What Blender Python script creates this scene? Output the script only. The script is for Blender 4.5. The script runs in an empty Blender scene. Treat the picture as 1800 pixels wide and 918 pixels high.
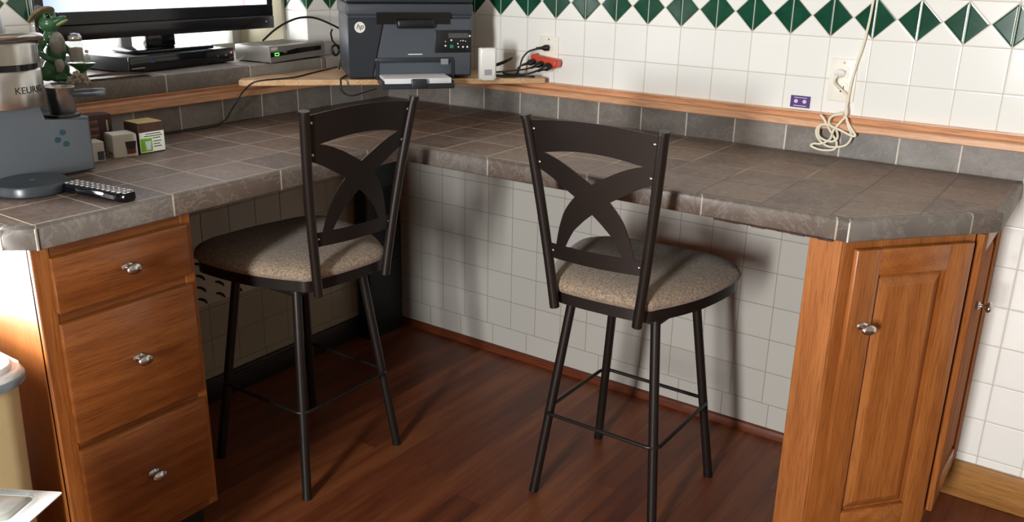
import bpy, bmesh, math, random
from mathutils import Vector, Matrix
random.seed(7)
C = bpy.context.scene.collection
PI = math.pi
# ------------------------------------------------------------------ helpers
def lin(h):
    h = h.lstrip('#'); o = []
    for i in (0, 2, 4):
        c = int(h[i:i+2], 16)/255
        o.append(c/12.92 if c <= .04045 else ((c+.055)/1.055)**2.4)
    return (o[0], o[1], o[2], 1)

class NT:
    """small node-tree writer"""
    def __init__(s, name):
        s.m = bpy.data.materials.new(name); s.m.use_nodes = True
        s.t = s.m.node_tree; s.n = s.t.nodes; s.l = s.t.links
        s.n.clear()
        s.out = s.n.new('ShaderNodeOutputMaterial')
        s.b = s.n.new('ShaderNodeBsdfPrincipled')
        s.l.new(s.b.outputs[0], s.out.inputs[0])
    def put(s, sock, v):
        if v is None: return
        if hasattr(v, 'is_output'): s.l.new(v, sock)
        else: sock.default_value = v
    def M(s, op, a, b=None, c=None):
        n = s.n.new('ShaderNodeMath'); n.operation = op
        s.put(n.inputs[0], a); s.put(n.inputs[1], b); s.put(n.inputs[2], c)
        return n.outputs[0]
    def coord(s, k='Object'):
        return s.n.new('ShaderNodeTexCoord').outputs[k]
    def sep(s, v):
        n = s.n.new('ShaderNodeSeparateXYZ'); s.l.new(v, n.inputs[0]); return n.outputs
    def comb(s, x, y, z):
        n = s.n.new('ShaderNodeCombineXYZ')
        s.put(n.inputs[0], x); s.put(n.inputs[1], y); s.put(n.inputs[2], z); return n.outputs[0]
    def mapping(s, v, scale=(1, 1, 1), loc=(0, 0, 0), rot=(0, 0, 0)):
        n = s.n.new('ShaderNodeMapping'); s.l.new(v, n.inputs[0])
        n.inputs['Scale'].default_value = scale; n.inputs['Location'].default_value = loc
        n.inputs['Rotation'].default_value = rot; return n.outputs[0]
    def noise(s, v, scale, detail=4, rough=.55, out='Fac'):
        n = s.n.new('ShaderNodeTexNoise'); s.l.new(v, n.inputs['Vector'])
        n.inputs['Scale'].default_value = scale; n.inputs['Detail'].default_value = detail
        n.inputs['Roughness'].default_value = rough; return n.outputs[out]
    def white(s, v):
        n = s.n.new('ShaderNodeTexWhiteNoise'); s.l.new(v, n.inputs['Vector']); return n.outputs['Value']
    def ramp(s, f, stops):
        n = s.n.new('ShaderNodeValToRGB'); s.put(n.inputs[0], f)
        e = n.color_ramp.elements
        while len(e) < len(stops): e.new(.5)
        for k, (p, c) in zip(e, stops): k.position = p; k.color = c
        return n.outputs[0]
    def mix(s, f, a, b, bt='MIX'):
        n = s.n.new('ShaderNodeMix'); n.data_type = 'RGBA'; n.blend_type = bt
        s.put(n.inputs[0], f); s.put(n.inputs[6], a); s.put(n.inputs[7], b); return n.outputs[2]
    def bump(s, h, strength=.3, dist=.002):
        n = s.n.new('ShaderNodeBump'); n.inputs['Strength'].default_value = strength
        n.inputs['Distance'].default_value = dist; s.put(n.inputs['Height'], h)
        s.l.new(n.outputs[0], s.b.inputs['Normal'])
    def set(s, **k):
        for a, v in k.items():
            s.put(s.b.inputs[{'col': 'Base Color', 'rough': 'Roughness', 'metal': 'Metallic', 'spec': 'Specular IOR Level',
                              'emit': 'Emission Color', 'estr': 'Emission Strength', 'trans': 'Transmission Weight',
                              'alpha': 'Alpha', 'coat': 'Coat Weight', 'sheen': 'Sheen Weight', 'ior': 'IOR'}[a]], v)
        return s.m

def plain(name, h, rough=.5, metal=0, spec=.5, grain=0, gscale=300, **k):
    t = NT(name); c = lin(h)
    if grain:
        f = t.noise(t.coord(), gscale, 3)
        d = tuple(x*(1-grain) for x in c[:3])+(1,); u = tuple(min(1, x*(1+grain)) for x in c[:3])+(1,)
        t.set(col=t.ramp(f, [(.3, d), (.7, u)]))
    else:
        f = t.noise(t.coord(), 40, 2)
        d = tuple(x*.96 for x in c[:3])+(1,)
        t.set(col=t.ramp(f, [(.3, d), (.7, c)]))
    t.set(rough=rough, metal=metal, spec=spec, **k)
    return t.m

def linef(t, u, off, pitch):
    """distance (m) of coordinate u to the nearest line of a grid, and the cell number"""
    q = t.M('DIVIDE', t.M('SUBTRACT', u, off), pitch)
    r = t.M('ROUND', q)
    return t.M('MULTIPLY', t.M('ABSOLUTE', t.M('SUBTRACT', q, r)), pitch), t.M('FLOOR', q)

def white_tile(name, axis, u0, pu, z0, pz, diamonds=True, row_pitch=None, tint='#eeeee9', u_alt=None, gcol='#c2bcae', g=.0011):
    t = NT(name)
    x, y, z = t.sep(t.coord())
    u = {'x': x, 'y': y}[axis]
    if u_alt is not None:                      # window reveal faces: run along the other axis
        nrm = t.sep(t.n.new('ShaderNodeNewGeometry').outputs['True Normal'])
        f = t.M('GREATER_THAN', t.M('ABSOLUTE', nrm[1 if axis == 'y' else 0]), .5)
        other = t.M('ADD', x if axis == 'y' else y, u_alt)
        u = t.M('ADD', t.M('MULTIPLY', u, t.M('SUBTRACT', 1, f)), t.M('MULTIPLY', other, f))
    du, cu = linef(t, u, u0, pu)
    dz, cz = linef(t, z, z0, pz)
    if row_pitch:
        d2, c2 = linef(t, u, row_pitch[0], row_pitch[1])
        lo = t.M('LESS_THAN', z, z0)
        hi = t.M('SUBTRACT', 1, lo)
        du = t.M('ADD', t.M('MULTIPLY', du, hi), t.M('MULTIPLY', d2, lo))
        cu = t.M('ADD', t.M('MULTIPLY', cu, hi), t.M('MULTIPLY', c2, lo))
    d = t.M('MINIMUM', du, dz)
    dia = None
    if diamonds:
        zc = t.M('ABSOLUTE', t.M('SUBTRACT', z, z0+pz/2))
        e = t.M('SUBTRACT', pu/2-.001, t.M('ADD', du, zc))      # >0 inside a diamond
        inrow = t.M('LESS_THAN', zc, pz/2)
        dia = t.M('MULTIPLY', t.M('GREATER_THAN', e, 0), inrow)
        ed = t.M('ADD', t.M('MULTIPLY', t.M('ABSOLUTE', e), .7), t.M('MULTIPLY', t.M('SUBTRACT', 1, inrow), 1))
        d = t.M('MINIMUM', d, ed)
    gm = t.n.new('ShaderNodeMapRange'); t.l.new(d, gm.inputs[0])
    gm.inputs[1].default_value = g*.6; gm.inputs[2].default_value = g*1.5
    gm.inputs[3].default_value = 1; gm.inputs[4].default_value = 0
    rnd = t.white(t.comb(cu, cz, 0))
    c = lin(tint); c2 = tuple(k*.955 for k in c[:3])+(1,)
    base = t.mix(rnd, c, c2)
    if diamonds:
        gr = t.ramp(t.noise(t.coord(), 18, 3), [(.3, lin('#103d2c')), (.7, lin('#1b4e3a'))])
        base = t.mix(dia, base, gr)
    t.set(col=t.mix(gm.outputs[0], base, lin(gcol)))
    ro = t.M('ADD', .13, t.M('MULTIPLY', gm.outputs[0], .6))
    t.set(rough=ro, spec=.5)
    pil = t.n.new('ShaderNodeMapRange'); t.l.new(d, pil.inputs[0]); pil.interpolation_type = 'SMOOTHSTEP'
    pil.inputs[1].default_value = 0; pil.inputs[2].default_value = .005
    wob = t.noise(t.coord(), 14, 2)
    t.bump(t.M('ADD', pil.outputs[0], t.M('MULTIPLY', wob, .35)), .35, .0012)
    return t.m

P6 = .1538
def slate(name, mode, u0=0, pitch=P6, c1='#6f665f', c2='#57504b', c3='#7d7a74', grout='#a79f93', v0=0):
    t = NT(name)
    co = t.coord(); x, y, z = t.sep(co)
    if mode == 'top':
        d1, a = linef(t, x, .010, P6); d2, b = linef(t, y, -.018, P6)
        d = t.M('MINIMUM', d1, d2); rv = t.comb(a, b, 0)
    elif mode == 'uv':
        uv = t.sep(t.coord('UV')); d, a = linef(t, uv[0], 0, 1.0)
        d = t.M('MULTIPLY', d, P6*2); rv = t.comb(a, 3, 1)
    else:
        d, a = linef(t, {'x': x, 'y': y}[mode], u0, pitch); rv = t.comb(a, 7, 2)
    rnd = t.white(rv)
    n1 = t.noise(co, 9, 6, .65); n2 = t.noise(t.mapping(co, (1, 1, 1), (3.1, 1.7, .3)), 45, 5, .7)
    f = t.M('ADD', t.M('MULTIPLY', n1, .7), t.M('MULTIPLY', t.M('SUBTRACT', rnd, .5), .35))
    col = t.ramp(f, [(.2, lin(c2)), (.42, lin(c1)), (.62, lin(c3))])
    col = t.mix(t.M('MULTIPLY', n2, .35), col, lin('#4a443f'))
    hue = t.white(t.mapping(rv, (1, 1, 1), (9, 4, 2)))
    col = t.mix(t.M('MULTIPLY', hue, .30), col, lin('#7a5f4e'))
    vein = t.noise(t.mix(.25, co, t.noise(co, 6, 3, .5, 'Color'), 'ADD'), 16, 5, .7)
    vn = t.ramp(t.M('ABSOLUTE', t.M('SUBTRACT', vein, .5)), [(0, (1, 1, 1, 1)), (.035, (0, 0, 0, 1))])
    col = t.mix(t.M('MULTIPLY', vn, .22), col, lin('#a9a49a'))
    gm = t.n.new('ShaderNodeMapRange'); t.l.new(d, gm.inputs[0])
    gm.inputs[1].default_value = .0011 if mode == 'top' else .0014; gm.inputs[2].default_value = .0022 if mode == 'top' else .0028
    gm.inputs[3].default_value = 1; gm.inputs[4].default_value = 0
    gfade = t.M('MULTIPLY', gm.outputs[0], t.M('MINIMUM', 1, t.M('ADD', .72, t.M('MULTIPLY', t.noise(co, 3.5, 2), .7)))) if mode == 'top' else gm.outputs[0]
    gc = t.ramp(t.M('ADD', t.noise(co, 2.3, 2), t.M('MULTIPLY', t.M('SUBTRACT', x, .9), .16)), [(.52, lin(grout)), (.66, lin('#54473e'))]) if mode == 'top' else lin(grout)
    t.set(col=t.mix(gfade, col, gc), rough=t.M('ADD', .36, t.M('MULTIPLY', n2, .2)), spec=.5)
    h = t.M('ADD', t.M('MULTIPLY', n2, .5), t.M('MULTIPLY', gm.outputs[0], -1))
    t.bump(h, .35, .0015)
    return t.m

def oak(name, axis, c=('#84491f', '#9d5e2b', '#b3753e'), rough=.33, fine=1.0):
    t = NT(name); co = t.coord()
    k = {'x': (1.5, 15, 15), 'y': (15, 1.5, 15), 'z': (15, 15, 1.3)}[axis]
    k = tuple(a*fine for a in k)
    v = t.mapping(co, k)
    warp = t.noise(t.mapping(co, tuple(a*.35 for a in k)), 1.6, 3, .5, 'Color')
    wv = t.mix(.28, v, warp, 'ADD')
    n1 = t.noise(wv, 1.3, 5, .6)
    w = t.n.new('ShaderNodeTexWave'); t.l.new(wv, w.inputs[0]); w.wave_type = 'RINGS'
    w.inputs['Scale'].default_value = .55; w.inputs['Distortion'].default_value = 5; w.inputs['Detail'].default_value = 3
    pores = t.noise(t.mapping(co, tuple(a*16 if a > 5 else a*6 for a in k)), 1.5, 3, .6)
    f = t.M('ADD', t.M('MULTIPLY', n1, .86), t.M('MULTIPLY', w.outputs['Fac'], .14))
    col = t.ramp(f, [(.18, lin(c[0])), (.5, lin(c[1])), (.82, lin(c[2]))])
    dk = t.ramp(pores, [(.36, (1, 1, 1, 1)), (.5, (0, 0, 0, 1))])
    dark = tuple(q*.62 for q in lin(c[0])[:3])+(1,)
    t.set(col=t.mix(t.M('MULTIPLY', dk, .62), col, dark), rough=rough, spec=.5 if rough < .6 else .15, coat=.15 if rough < .6 else 0)
    t.bump(pores, .12, .0006)
    return t.m

def floor_mat():
    t = NT('laminate_floor'); co = t.coord(); x, y, z = t.sep(co)
    d1, a = linef(t, x, .03, .088)
    off = t.M('MULTIPLY', t.white(t.comb(a, 1, 1)), 1.2)
    d2, b = linef(t, t.M('ADD', y, off), 0, 1.2)
    d = t.M('MINIMUM', d1, d2); rnd = t.white(t.comb(a, b, 5))
    v = t.mapping(co, (13, 1.1, 1)); v = t.mix(.6, v, t.noise(t.comb(a, b, 0), 9, 0, .5, 'Color'), 'ADD')
    n = t.noise(v, 1.8, 6, .62)
    f = t.M('ADD', n, t.M('MULTIPLY', t.M('SUBTRACT', rnd, .5), .30))
    col = t.ramp(f, [(.25, lin('#4f2517')), (.5, lin('#6c371f')), (.75, lin('#864d2c'))])
    gm = t.n.new('ShaderNodeMapRange'); t.l.new(d, gm.inputs[0])
    gm.inputs[1].default_value = .0004; gm.inputs[2].default_value = .0014
    gm.inputs[3].default_value = .45; gm.inputs[4].default_value = 0
    t.set(col=t.mix(gm.outputs[0], col, lin('#24100a')), rough=t.M('ADD', .34, t.M('MULTIPLY', n, .15)), spec=.45)
    t.bump(n, .08, .001)
    return t.m

class B:
    """collects shapes into one bmesh"""
    def __init__(s): s.bm = bmesh.new(); s.uv = None
    def _bev(s, geom, r, seg):
        if r > 0:
            bmesh.ops.bevel(s.bm, geom=geom, offset=r, segments=seg, profile=.5, affect='EDGES', clamp_overlap=True)
    def box(s, x0, x1, y0, y1, z0, z1, r=0, seg=2, mi=0, M=None):
        v = [s.bm.verts.new((x, y, z)) for x in (x0, x1) for y in (y0, y1) for z in (z0, z1)]
        if M is not None:
            for q in v: q.co = M @ q.co
        fs = []
        for f in ((0, 1, 3, 2), (4, 6, 7, 5), (0, 4, 5, 1), (2, 3, 7, 6), (0, 2, 6, 4), (1, 5, 7, 3)):
            q = s.bm.faces.new([v[i] for i in f]); q.material_index = mi; fs.append(q)
        if r > 0: s._bev(list({e for f in fs for e in f.edges}), r, seg)
        return s
    def prism(s, pts, z0, z1, r=0, seg=2, mi=0, M=None, only_vertical=False):
        a = [s.bm.verts.new((p[0], p[1], z0)) for p in pts]; b = [s.bm.verts.new((p[0], p[1], z1)) for p in pts]
        if M is not None:
            for q in a+b: q.co = M @ q.co
        n = len(pts); fs = [s.bm.faces.new(a[::-1]), s.bm.faces.new(b)]; side = []
        for i in range(n):
            j = (i+1) % n; f = s.bm.faces.new((a[i], a[j], b[j], b[i])); fs.append(f)
        for f in fs: f.material_index = mi
        if r > 0: s._bev(list({e for f in fs[:2] for e in f.edges}), r, seg)
        return s
    def lathe(s, prof, n=24, M=None, mi=0, sx=1, sy=1, cap=True):
        rings = []
        for (r, z) in prof:
            ring = [Vector((r*sx*math.cos(2*PI*i/n), r*sy*math.sin(2*PI*i/n), z)) for i in range(n)]
            rings.append([s.bm.verts.new(M @ q if M is not None else q) for q in ring])
        for A, Bq in zip(rings, rings[1:]):
            for i in range(n):
                f = s.bm.faces.new((A[i], A[(i+1) % n], Bq[(i+1) % n], Bq[i])); f.material_index = mi
        if cap:
            f = s.bm.faces.new(rings[0][::-1]); f.material_index = mi
            f = s.bm.faces.new(rings[-1]); f.material_index = mi
        return s
    def tube(s, pts, r, n=10, closed=False, mi=0, smooth=0, flat=1.0):
        pts = [Vector(p) for p in pts]
        if smooth: pts = catmull(pts, smooth, closed)
        m = len(pts); rings = []; up = None
        for i, p in enumerate(pts):
            if closed: tg = pts[(i+1) % m]-pts[i-1]
            else: tg = pts[min(i+1, m-1)]-pts[max(i-1, 0)]
            tg.normalize()
            if up is None:
                up = Vector((0, 0, 1)) if abs(tg.z) < .9 else Vector((1, 0, 0))
            sd = tg.cross(up)
            if sd.length < 1e-5: sd = tg.orthogonal()
            sd.normalize(); up = sd.cross(tg).normalized()
            if isinstance(r, (list, tuple)):
                q_ = i/max(1, m-1)*(len(r)-1); k_ = min(int(q_), len(r)-2); rr = r[k_]+(r[k_+1]-r[k_])*(q_-k_)
            else: rr = r
            rings.append([s.bm.verts.new(p+sd*rr*math.cos(2*PI*k/n)+up*rr*flat*math.sin(2*PI*k/n)) for k in range(n)])
        for i in range(m if closed else m-1):
            A, Bq = rings[i], rings[(i+1) % m]
            for k in range(n):
                f = s.bm.faces.new((A[k], A[(k+1) % n], Bq[(k+1) % n], Bq[k])); f.material_index = mi
        if not closed:
            s.bm.faces.new(rings[0][::-1]).material_index = mi; s.bm.faces.new(rings[-1]).material_index = mi
        return s
    def ball(s, c, r, sc=(1, 1, 1), M=None, u=16, v=10, mi=0):
        X = Matrix.Translation(c) @ (M if M is not None else Matrix()) @ Matrix.Diagonal((sc[0], sc[1], sc[2], 1))
        g = bmesh.ops.create_uvsphere(s.bm, u_segments=u, v_segments=v, radius=r, matrix=X)
        for f in {f for q in g['verts'] for f in q.link_faces}: f.material_index = mi
        return s
    def grid(s, fn, nu, nv, mi=0):
        g = [[s.bm.verts.new(fn(i/nu, j/nv)) for j in range(nv+1)] for i in range(nu+1)]
        for i in range(nu):
            for j in range(nv):
                s.bm.faces.new((g[i][j], g[i+1][j], g[i+1][j+1], g[i][j+1])).material_index = mi
        return s
    def sweep(s, path, prof, mis=None, unit=None, closed_prof=True):
        """mitred sweep of profile (outward offset, z) along a plan polyline; outward = left side of travel"""
        uvl = s.bm.loops.layers.uv.verify()
        P = [Vector((p[0], p[1])) for p in path]; n = len(P); rows = []
        for i in range(n):
            d0 = (P[i]-P[i-1]).normalized() if i else None
            d1 = (P[i+1]-P[i]).normalized() if i < n-1 else None
            if d0 is None: d0 = d1
            if d1 is None: d1 = d0
            n0 = Vector((-d0.y, d0.x)); n1 = Vector((-d1.y, d1.x)); m = (n0+n1).normalized()
            k = 1/max(.3, m.dot(n0))
            rows.append([s.bm.verts.new((P[i].x+m.x*k*o, P[i].y+m.y*k*o, z)) for o, z in prof])
        q = len(prof)
        for i in range(n-1):
            L = (P[i+1]-P[i]).length
            for k in range(q if closed_prof else q-1):
                f = s.bm.faces.new((rows[i][k], rows[i+1][k], rows[i+1][(k+1) % q], rows[i][(k+1) % q]))
                if mis: f.material_index = mis[k]
                for lp in f.loops:
                    at = L if lp.vert in rows[i+1] else 0
                    lp[uvl].uv = (at/(unit or L), 0)
        if closed_prof:
            s.bm.faces.new(rows[0]); s.bm.faces.new(rows[-1][::-1])
        return s
    def mesh(s, name, mats, sm=None):
        bmesh.ops.recalc_face_normals(s.bm, faces=s.bm.faces)
        me = bpy.data.meshes.new(name); s.bm.to_mesh(me); s.bm.free()
        for m in (mats if isinstance(mats, (list, tuple)) else [mats]): me.materials.append(m)
        if sm is not None:
            me.shade_smooth(); me.set_sharp_from_angle(angle=math.radians(sm))
        return me

def catmull(pts, k, closed=False):
    o = []; n = len(pts)
    for i in range(n if closed else n-1):
        g = (lambda j: pts[j % n]) if closed else (lambda j: pts[max(0, min(n-1, j))])
        a, b, c, d = g(i-1), g(i), g(i+1), g(i+2)
        for q in range(k):
            t = q/k
            o.append(.5*((2*b)+(c-a)*t+(2*a-5*b+4*c-d)*t*t+(3*b-a-3*c+d)*t**3))
    if not closed: o.append(pts[-1])
    return o

def link(name, me, parent=None, loc=(0, 0, 0), rz=0):
    o = bpy.data.objects.new(name, me); C.objects.link(o)
    o.location = loc; o.rotation_euler = (0, 0, rz)
    if parent is not None: o.parent = parent
    return o
def part(name, b, mats, parent, sm=35, loc=(0, 0, 0), rz=0, label=None):
    o = link(name, b.mesh(name, mats, sm), parent, loc, rz)
    if label: o['label'] = label
    return o
def tag(o, label, cat, group=None):
    o['label'] = label; o['category'] = cat
    if group: o['group'] = group
    return o
def thing(name, label, cat, loc=(0, 0, 0), rz=0, group=None):
    return tag(link(name, None, None, loc, rz), label, cat, group)
def single(name, b, mats, label, cat, loc=(0, 0, 0), rz=0, sm=35, group=None):
    return tag(link(name, b.mesh(name, mats, sm), None, loc, rz), label, cat, group)
def struct(name, b, mats, sm=35, parent=None):
    o = link(name, b.mesh(name, mats, sm), parent)
    if parent is None: o['kind'] = 'structure'
    return o
def text_mesh(b, body, size, M, depth=.0004, mi=0, shear=0, bend=None):
    """adds raised lettering to a builder; lettering lies in the plane given by M (x right, y up)"""
    cu = bpy.data.curves.new('t', 'FONT'); cu.body = body; cu.size = size; cu.extrude = depth
    cu.align_x = 'CENTER'; cu.align_y = 'CENTER'; cu.shear = shear; cu.resolution_u = 3
    ob = bpy.data.objects.new('t', cu); C.objects.link(ob)
    dg = bpy.context.evaluated_depsgraph_get(); dg.update()
    me = bpy.data.meshes.new_from_object(ob.evaluated_get(dg))
    bpy.data.objects.remove(ob); bpy.data.curves.remove(cu)
    vs = [b.bm.verts.new(bend(v.co) if bend else M @ v.co) for v in me.vertices]
    for p in me.polygons:
        try: b.bm.faces.new([vs[i] for i in p.vertices]).material_index = mi
        except ValueError: pass
    bpy.data.meshes.remove(me)
    return b
def frame(o, r, u):
    r = Vector(r).normalized(); u = Vector(u).normalized(); n = r.cross(u)
    return Matrix(((r.x, u.x, n.x, o[0]), (r.y, u.y, n.y, o[1]), (r.z, u.z, n.z, o[2]), (0, 0, 0, 1)))
def rrect(x0, x1, y0, y1, r, n=5):
    o = []
    for cx, cy, a in ((x1-r, y1-r, 0), (x0+r, y1-r, 90), (x0+r, y0+r, 180), (x1-r, y0+r, 270)):
        for i in range(n+1):
            q = math.radians(a+90*i/n); o.append((cx+r*math.cos(q), cy+r*math.sin(q)))
    return o
def sheet(b, patches, mapper, th):
    """patches: list of ([lower curve], [upper curve]) in sheet coordinates -> solid curved sheet metal"""
    top = {}; bot = {}; edges = {}
    def vert(d, q, off):
        k = (round(q[0], 4), round(q[1], 4))
        if k not in d: d[k] = b.bm.verts.new(mapper(q[0], q[1], off))
        return d[k], k
    for lo, up, nv in patches:
        n = len(lo)
        G = [[(lo[i][0]+(up[i][0]-lo[i][0])*j/nv, lo[i][1]+(up[i][1]-lo[i][1])*j/nv) for j in range(nv+1)] for i in range(n)]
        for i in range(n-1):
            for j in range(nv):
                q = [G[i][j], G[i+1][j], G[i+1][j+1], G[i][j+1]]
                a = [vert(top, p, th/2) for p in q]; c = [vert(bot, p, -th/2)[0] for p in q]
                ks = [k for _, k in a]
                if len(set(ks)) < 3: continue
                uniq = [i2 for i2 in range(4) if ks[i2] not in ks[:i2]]
                b.bm.faces.new([a[m][0] for m in uniq]); b.bm.faces.new([c[m] for m in uniq][::-1])
                kk = [ks[m] for m in uniq]
                for m in range(len(kk)):
                    e = (kk[m], kk[(m+1) % len(kk)])
                    if (e[1], e[0]) in edges: del edges[(e[1], e[0])]
                    else: edges[e] = 1
    for (k0, k1) in edges:
        b.bm.faces.new((top[k0], bot[k0], bot[k1], top[k1]))
    return b
def resample(pts, n):
    pts = [Vector((p[0], p[1], 0)) for p in pts]
    L = [0]
    for a, c in zip(pts, pts[1:]): L.append(L[-1]+(c-a).length)
    o = []
    for i in range(n+1):
        s_ = L[-1]*i/n
        for k in range(len(pts)-1):
            if s_ <= L[k+1]+1e-9:
                t = (s_-L[k])/max(1e-9, L[k+1]-L[k]); q = pts[k].lerp(pts[k+1], t); o.append((q.x, q.y)); break
    return o

# ------------------------------------------------------------------ materials
W = .1105
TX0, TZ0 = .6314, 1.2406
m_tile_r = white_tile('white_wall_tile', 'x', TX0, W, TZ0, W)
m_tile_l = white_tile('white_wall_tile_by_window', 'y', -.336, W, TZ0, W, u_alt=-.336+.06)
m_tile_l2 = white_tile('white_wall_tile_far_left', 'y', -1.297, W, TZ0, W)
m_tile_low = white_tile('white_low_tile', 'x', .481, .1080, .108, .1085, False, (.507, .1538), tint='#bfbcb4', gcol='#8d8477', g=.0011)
m_tile_low_l = white_tile('shade_tinted_low_tile_left', 'y', -.02, .1080, .108, .1085, False, (-.05, .1538), tint='#a89d8a', gcol='#76695a', g=.0011)  # darker tint: shade under the left counter put into the tile colour
m_top = slate('slate_counter_tile', 'top', c1='#7c675a', c2='#5f4d43', c3='#8c7768', grout='#cbb89f')
m_edge = slate('slate_edge_tile', 'uv', c1='#67625c', c2='#524d48', c3='#77726b', grout='#aaa194')
m_spl_x = slate('slate_splash_tile', 'x', 0, P6, c1='#8d8a84', c2='#736f6a', c3='#a29f98', grout='#cdc5b8')
m_spl_y = slate('slate_splash_tile_left', 'y', 0, P6, c1='#8d8a84', c2='#736f6a', c3='#a29f98', grout='#cdc5b8')
m_sill_y = slate('slate_sill_tile', 'y', -.055, .305, c1='#8d8a84', c2='#736f6a', c3='#a29f98', grout='#cdc5b8')
m_grout = plain('grout', '#b09a82', .85, grain=.15)
m_oak_z = oak('oak_upright', 'z'); m_oak_x = oak('oak_along_x', 'x'); m_oak_y = oak('oak_along_y', 'y', ('#663616', '#814920', '#955c2d'))
m_trim_x = oak('rail_wood_x', 'x', ('#c08c68', '#d49f78', '#e3b38d')); m_trim_y = oak('rail_wood_y', 'y', ('#c08c68', '#d49f78', '#e3b38d'))
m_shelf = oak('shelf_wood', 'x', ('#c2976c', '#d8b085', '#e6c49c'), fine=.8)
m_dark_trim = oak('skirting_wood', 'x', ('#4f2413', '#65301a', '#783c22'))
m_dark_base = plain('dark_skirting', '#1d1613', .5)
m_base_r = oak('pale_skirting', 'x', ('#8a5c2e', '#a4733d', '#b58449'))
m_floor = floor_mat()
m_wall = plain('painted_wall', '#827a6b', .8); m_ceil = plain('ceiling_paint', '#96918a', .9)
m_metal = plain('brown_powder_coat', '#201a17', .38, 0.2, .5, grain=.25, gscale=900)
m_cap = plain('black_plastic_cap', '#141210', .4)
m_chrome = plain('brushed_nickel', '#c9c7c4', .22, 1)
m_steel = plain('brushed_steel', '#bcbab6', .28, 1)
m_bolt = plain('bolt_steel', '#b9b7b2', .3, 1)
m_black = plain('black_plastic', '#15161a', .35); m_gloss = plain('gloss_black', '#0d0e12', .12)
m_cable = plain('black_cable', '#0f0f10', .45)
m_white = plain('white_plastic', '#f1f0ea', .3); m_ivory = plain('ivory_plastic', '#efebdf', .35)
m_cord = plain('ivory_cord', '#e6dfc8', .45)
m_red = plain('orange_red_plastic', '#c8432a', .4)
m_dark_slot = plain('slot_black', '#0a0908', .8)
def fabric():
    t = NT('tweed_fabric'); co = t.coord()
    n = t.noise(co, 330, 2, .7); n2 = t.noise(t.mapping(co, (1, 1, 1), (5, 2, 1)), 140, 3, .7)
    f = t.M('ADD', t.M('MULTIPLY', n, .6), t.M('MULTIPLY', n2, .4))
    t.set(col=t.ramp(f, [(.36, lin('#5d5047')), (.5, lin('#94826f')), (.64, lin('#b8a690'))]), rough=.9, spec=.2, sheen=.2)
    t.bump(f, .5, .0015); return t.m
m_fab = fabric()
def pane_mat():
    t = NT('window_glass'); tr = t.n.new('ShaderNodeBsdfTransparent'); gl = t.n.new('ShaderNodeBsdfGlossy'); gl.inputs['Roughness'].default_value = .02
    fr = t.n.new('ShaderNodeFresnel'); fr.inputs[0].default_value = 1.45
    mx = t.n.new('ShaderNodeMixShader'); t.l.new(fr.outputs[0], mx.inputs[0]); t.l.new(tr.outputs[0], mx.inputs[1]); t.l.new(gl.outputs[0], mx.inputs[2])
    t.l.new(mx.outputs[0], t.out.inputs[0]); return t.m
m_pane = pane_mat()
def clear_mat(name, tint, a):
    t = NT(name); tr = t.n.new('ShaderNodeBsdfTransparent'); tr.inputs[0].default_value = lin(tint)
    mx = t.n.new('ShaderNodeMixShader'); mx.inputs[0].default_value = a
    t.set(col=lin(tint), rough=.1); t.l.new(tr.outputs[0], mx.inputs[1]); t.l.new(t.b.outputs[0], mx.inputs[2])
    t.l.new(mx.outputs[0], t.out.inputs[0]); return t.m
m_clear = clear_mat('clear_plastic', '#e6ecee', .35)
m_glass = clear_mat('shaker_glass', '#e8eae6', .3)

# ------------------------------------------------------------------ the room
XR, YB, HC = 4.6, -5.2, 2.45
struct('floor', B().box(-.5, XR, YB, .2, -.06, 0), m_floor)
struct('ceiling', B().box(-.6, XR, YB-.2, .2, HC, HC+.08), m_ceil)
b = B().box(-.5, XR, 0, .18, 0, HC)
b.box(-.02, 2.02, -.004, .05, .0, .95, mi=1)
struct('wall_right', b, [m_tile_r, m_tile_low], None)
WY0, WY1, WZ0, WZ1, XW = -1.284, -.336, 1.09, 2.15, -.06     # window opening in the left wall
b = B()
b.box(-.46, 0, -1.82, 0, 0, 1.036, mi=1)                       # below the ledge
b.box(-.46, XW, WY1, 0, 1.036, HC)                             # between window and corner
b.box(-.46, XW, -1.82, WY0-.006, 1.036, HC, mi=3)               # left of the window
b.box(-.46, XW+.004, WY0-.006, WY0, 1.036, HC, .002, 1, mi=4)   # rounded edge tile
b.box(-.46, XW, WY0, WY1, WZ1, HC)                             # over the window
b.box(-.16, XW, -1.90, -1.82, 0, HC, mi=2); b.box(-.16, XW, YB, -2.85, 0, HC, mi=2)
b.box(-.16, XW, -2.85, -1.90, 0, .50, mi=2); b.box(-.16, XW, -2.85, -1.90, 1.34, HC, mi=2)
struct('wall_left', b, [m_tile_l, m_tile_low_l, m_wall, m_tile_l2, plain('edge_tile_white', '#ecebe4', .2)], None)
struct('wall_far', B().box(XR, XR+.12, YB, .18, 0, HC), m_wall)
b = B(); b.box(-.5, 1.72, YB-.12, YB, 0, HC); b.box(2.26, XR+.1, YB-.12, YB, 0, HC); b.box(1.72, 2.26, YB-.12, YB, 0, .70); b.box(1.72, 2.26, YB-.12, YB, 2.2, HC)
struct('wall_back', b, m_wall)
w3 = link('window_3', None, None, (0, 0, 0)); w3['kind'] = 'structure'
for x0, x1, z0, z1 in ((1.72, 1.76, .70, 2.2), (2.22, 2.26, .70, 2.2), (1.76, 2.22, .70, .74), (1.76, 2.22, 2.16, 2.2)):
    part('window_frame', B().box(x0, x1, YB-.1, YB-.02, z0, z1, .003, 1), m_white, w3)
part('window_pane', B().box(1.76, 2.22, YB-.065, YB-.058, .74, 2.16), m_pane, w3)
w2 = link('window_2', None, None, (0, 0, 0)); w2['kind'] = 'structure'
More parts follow.
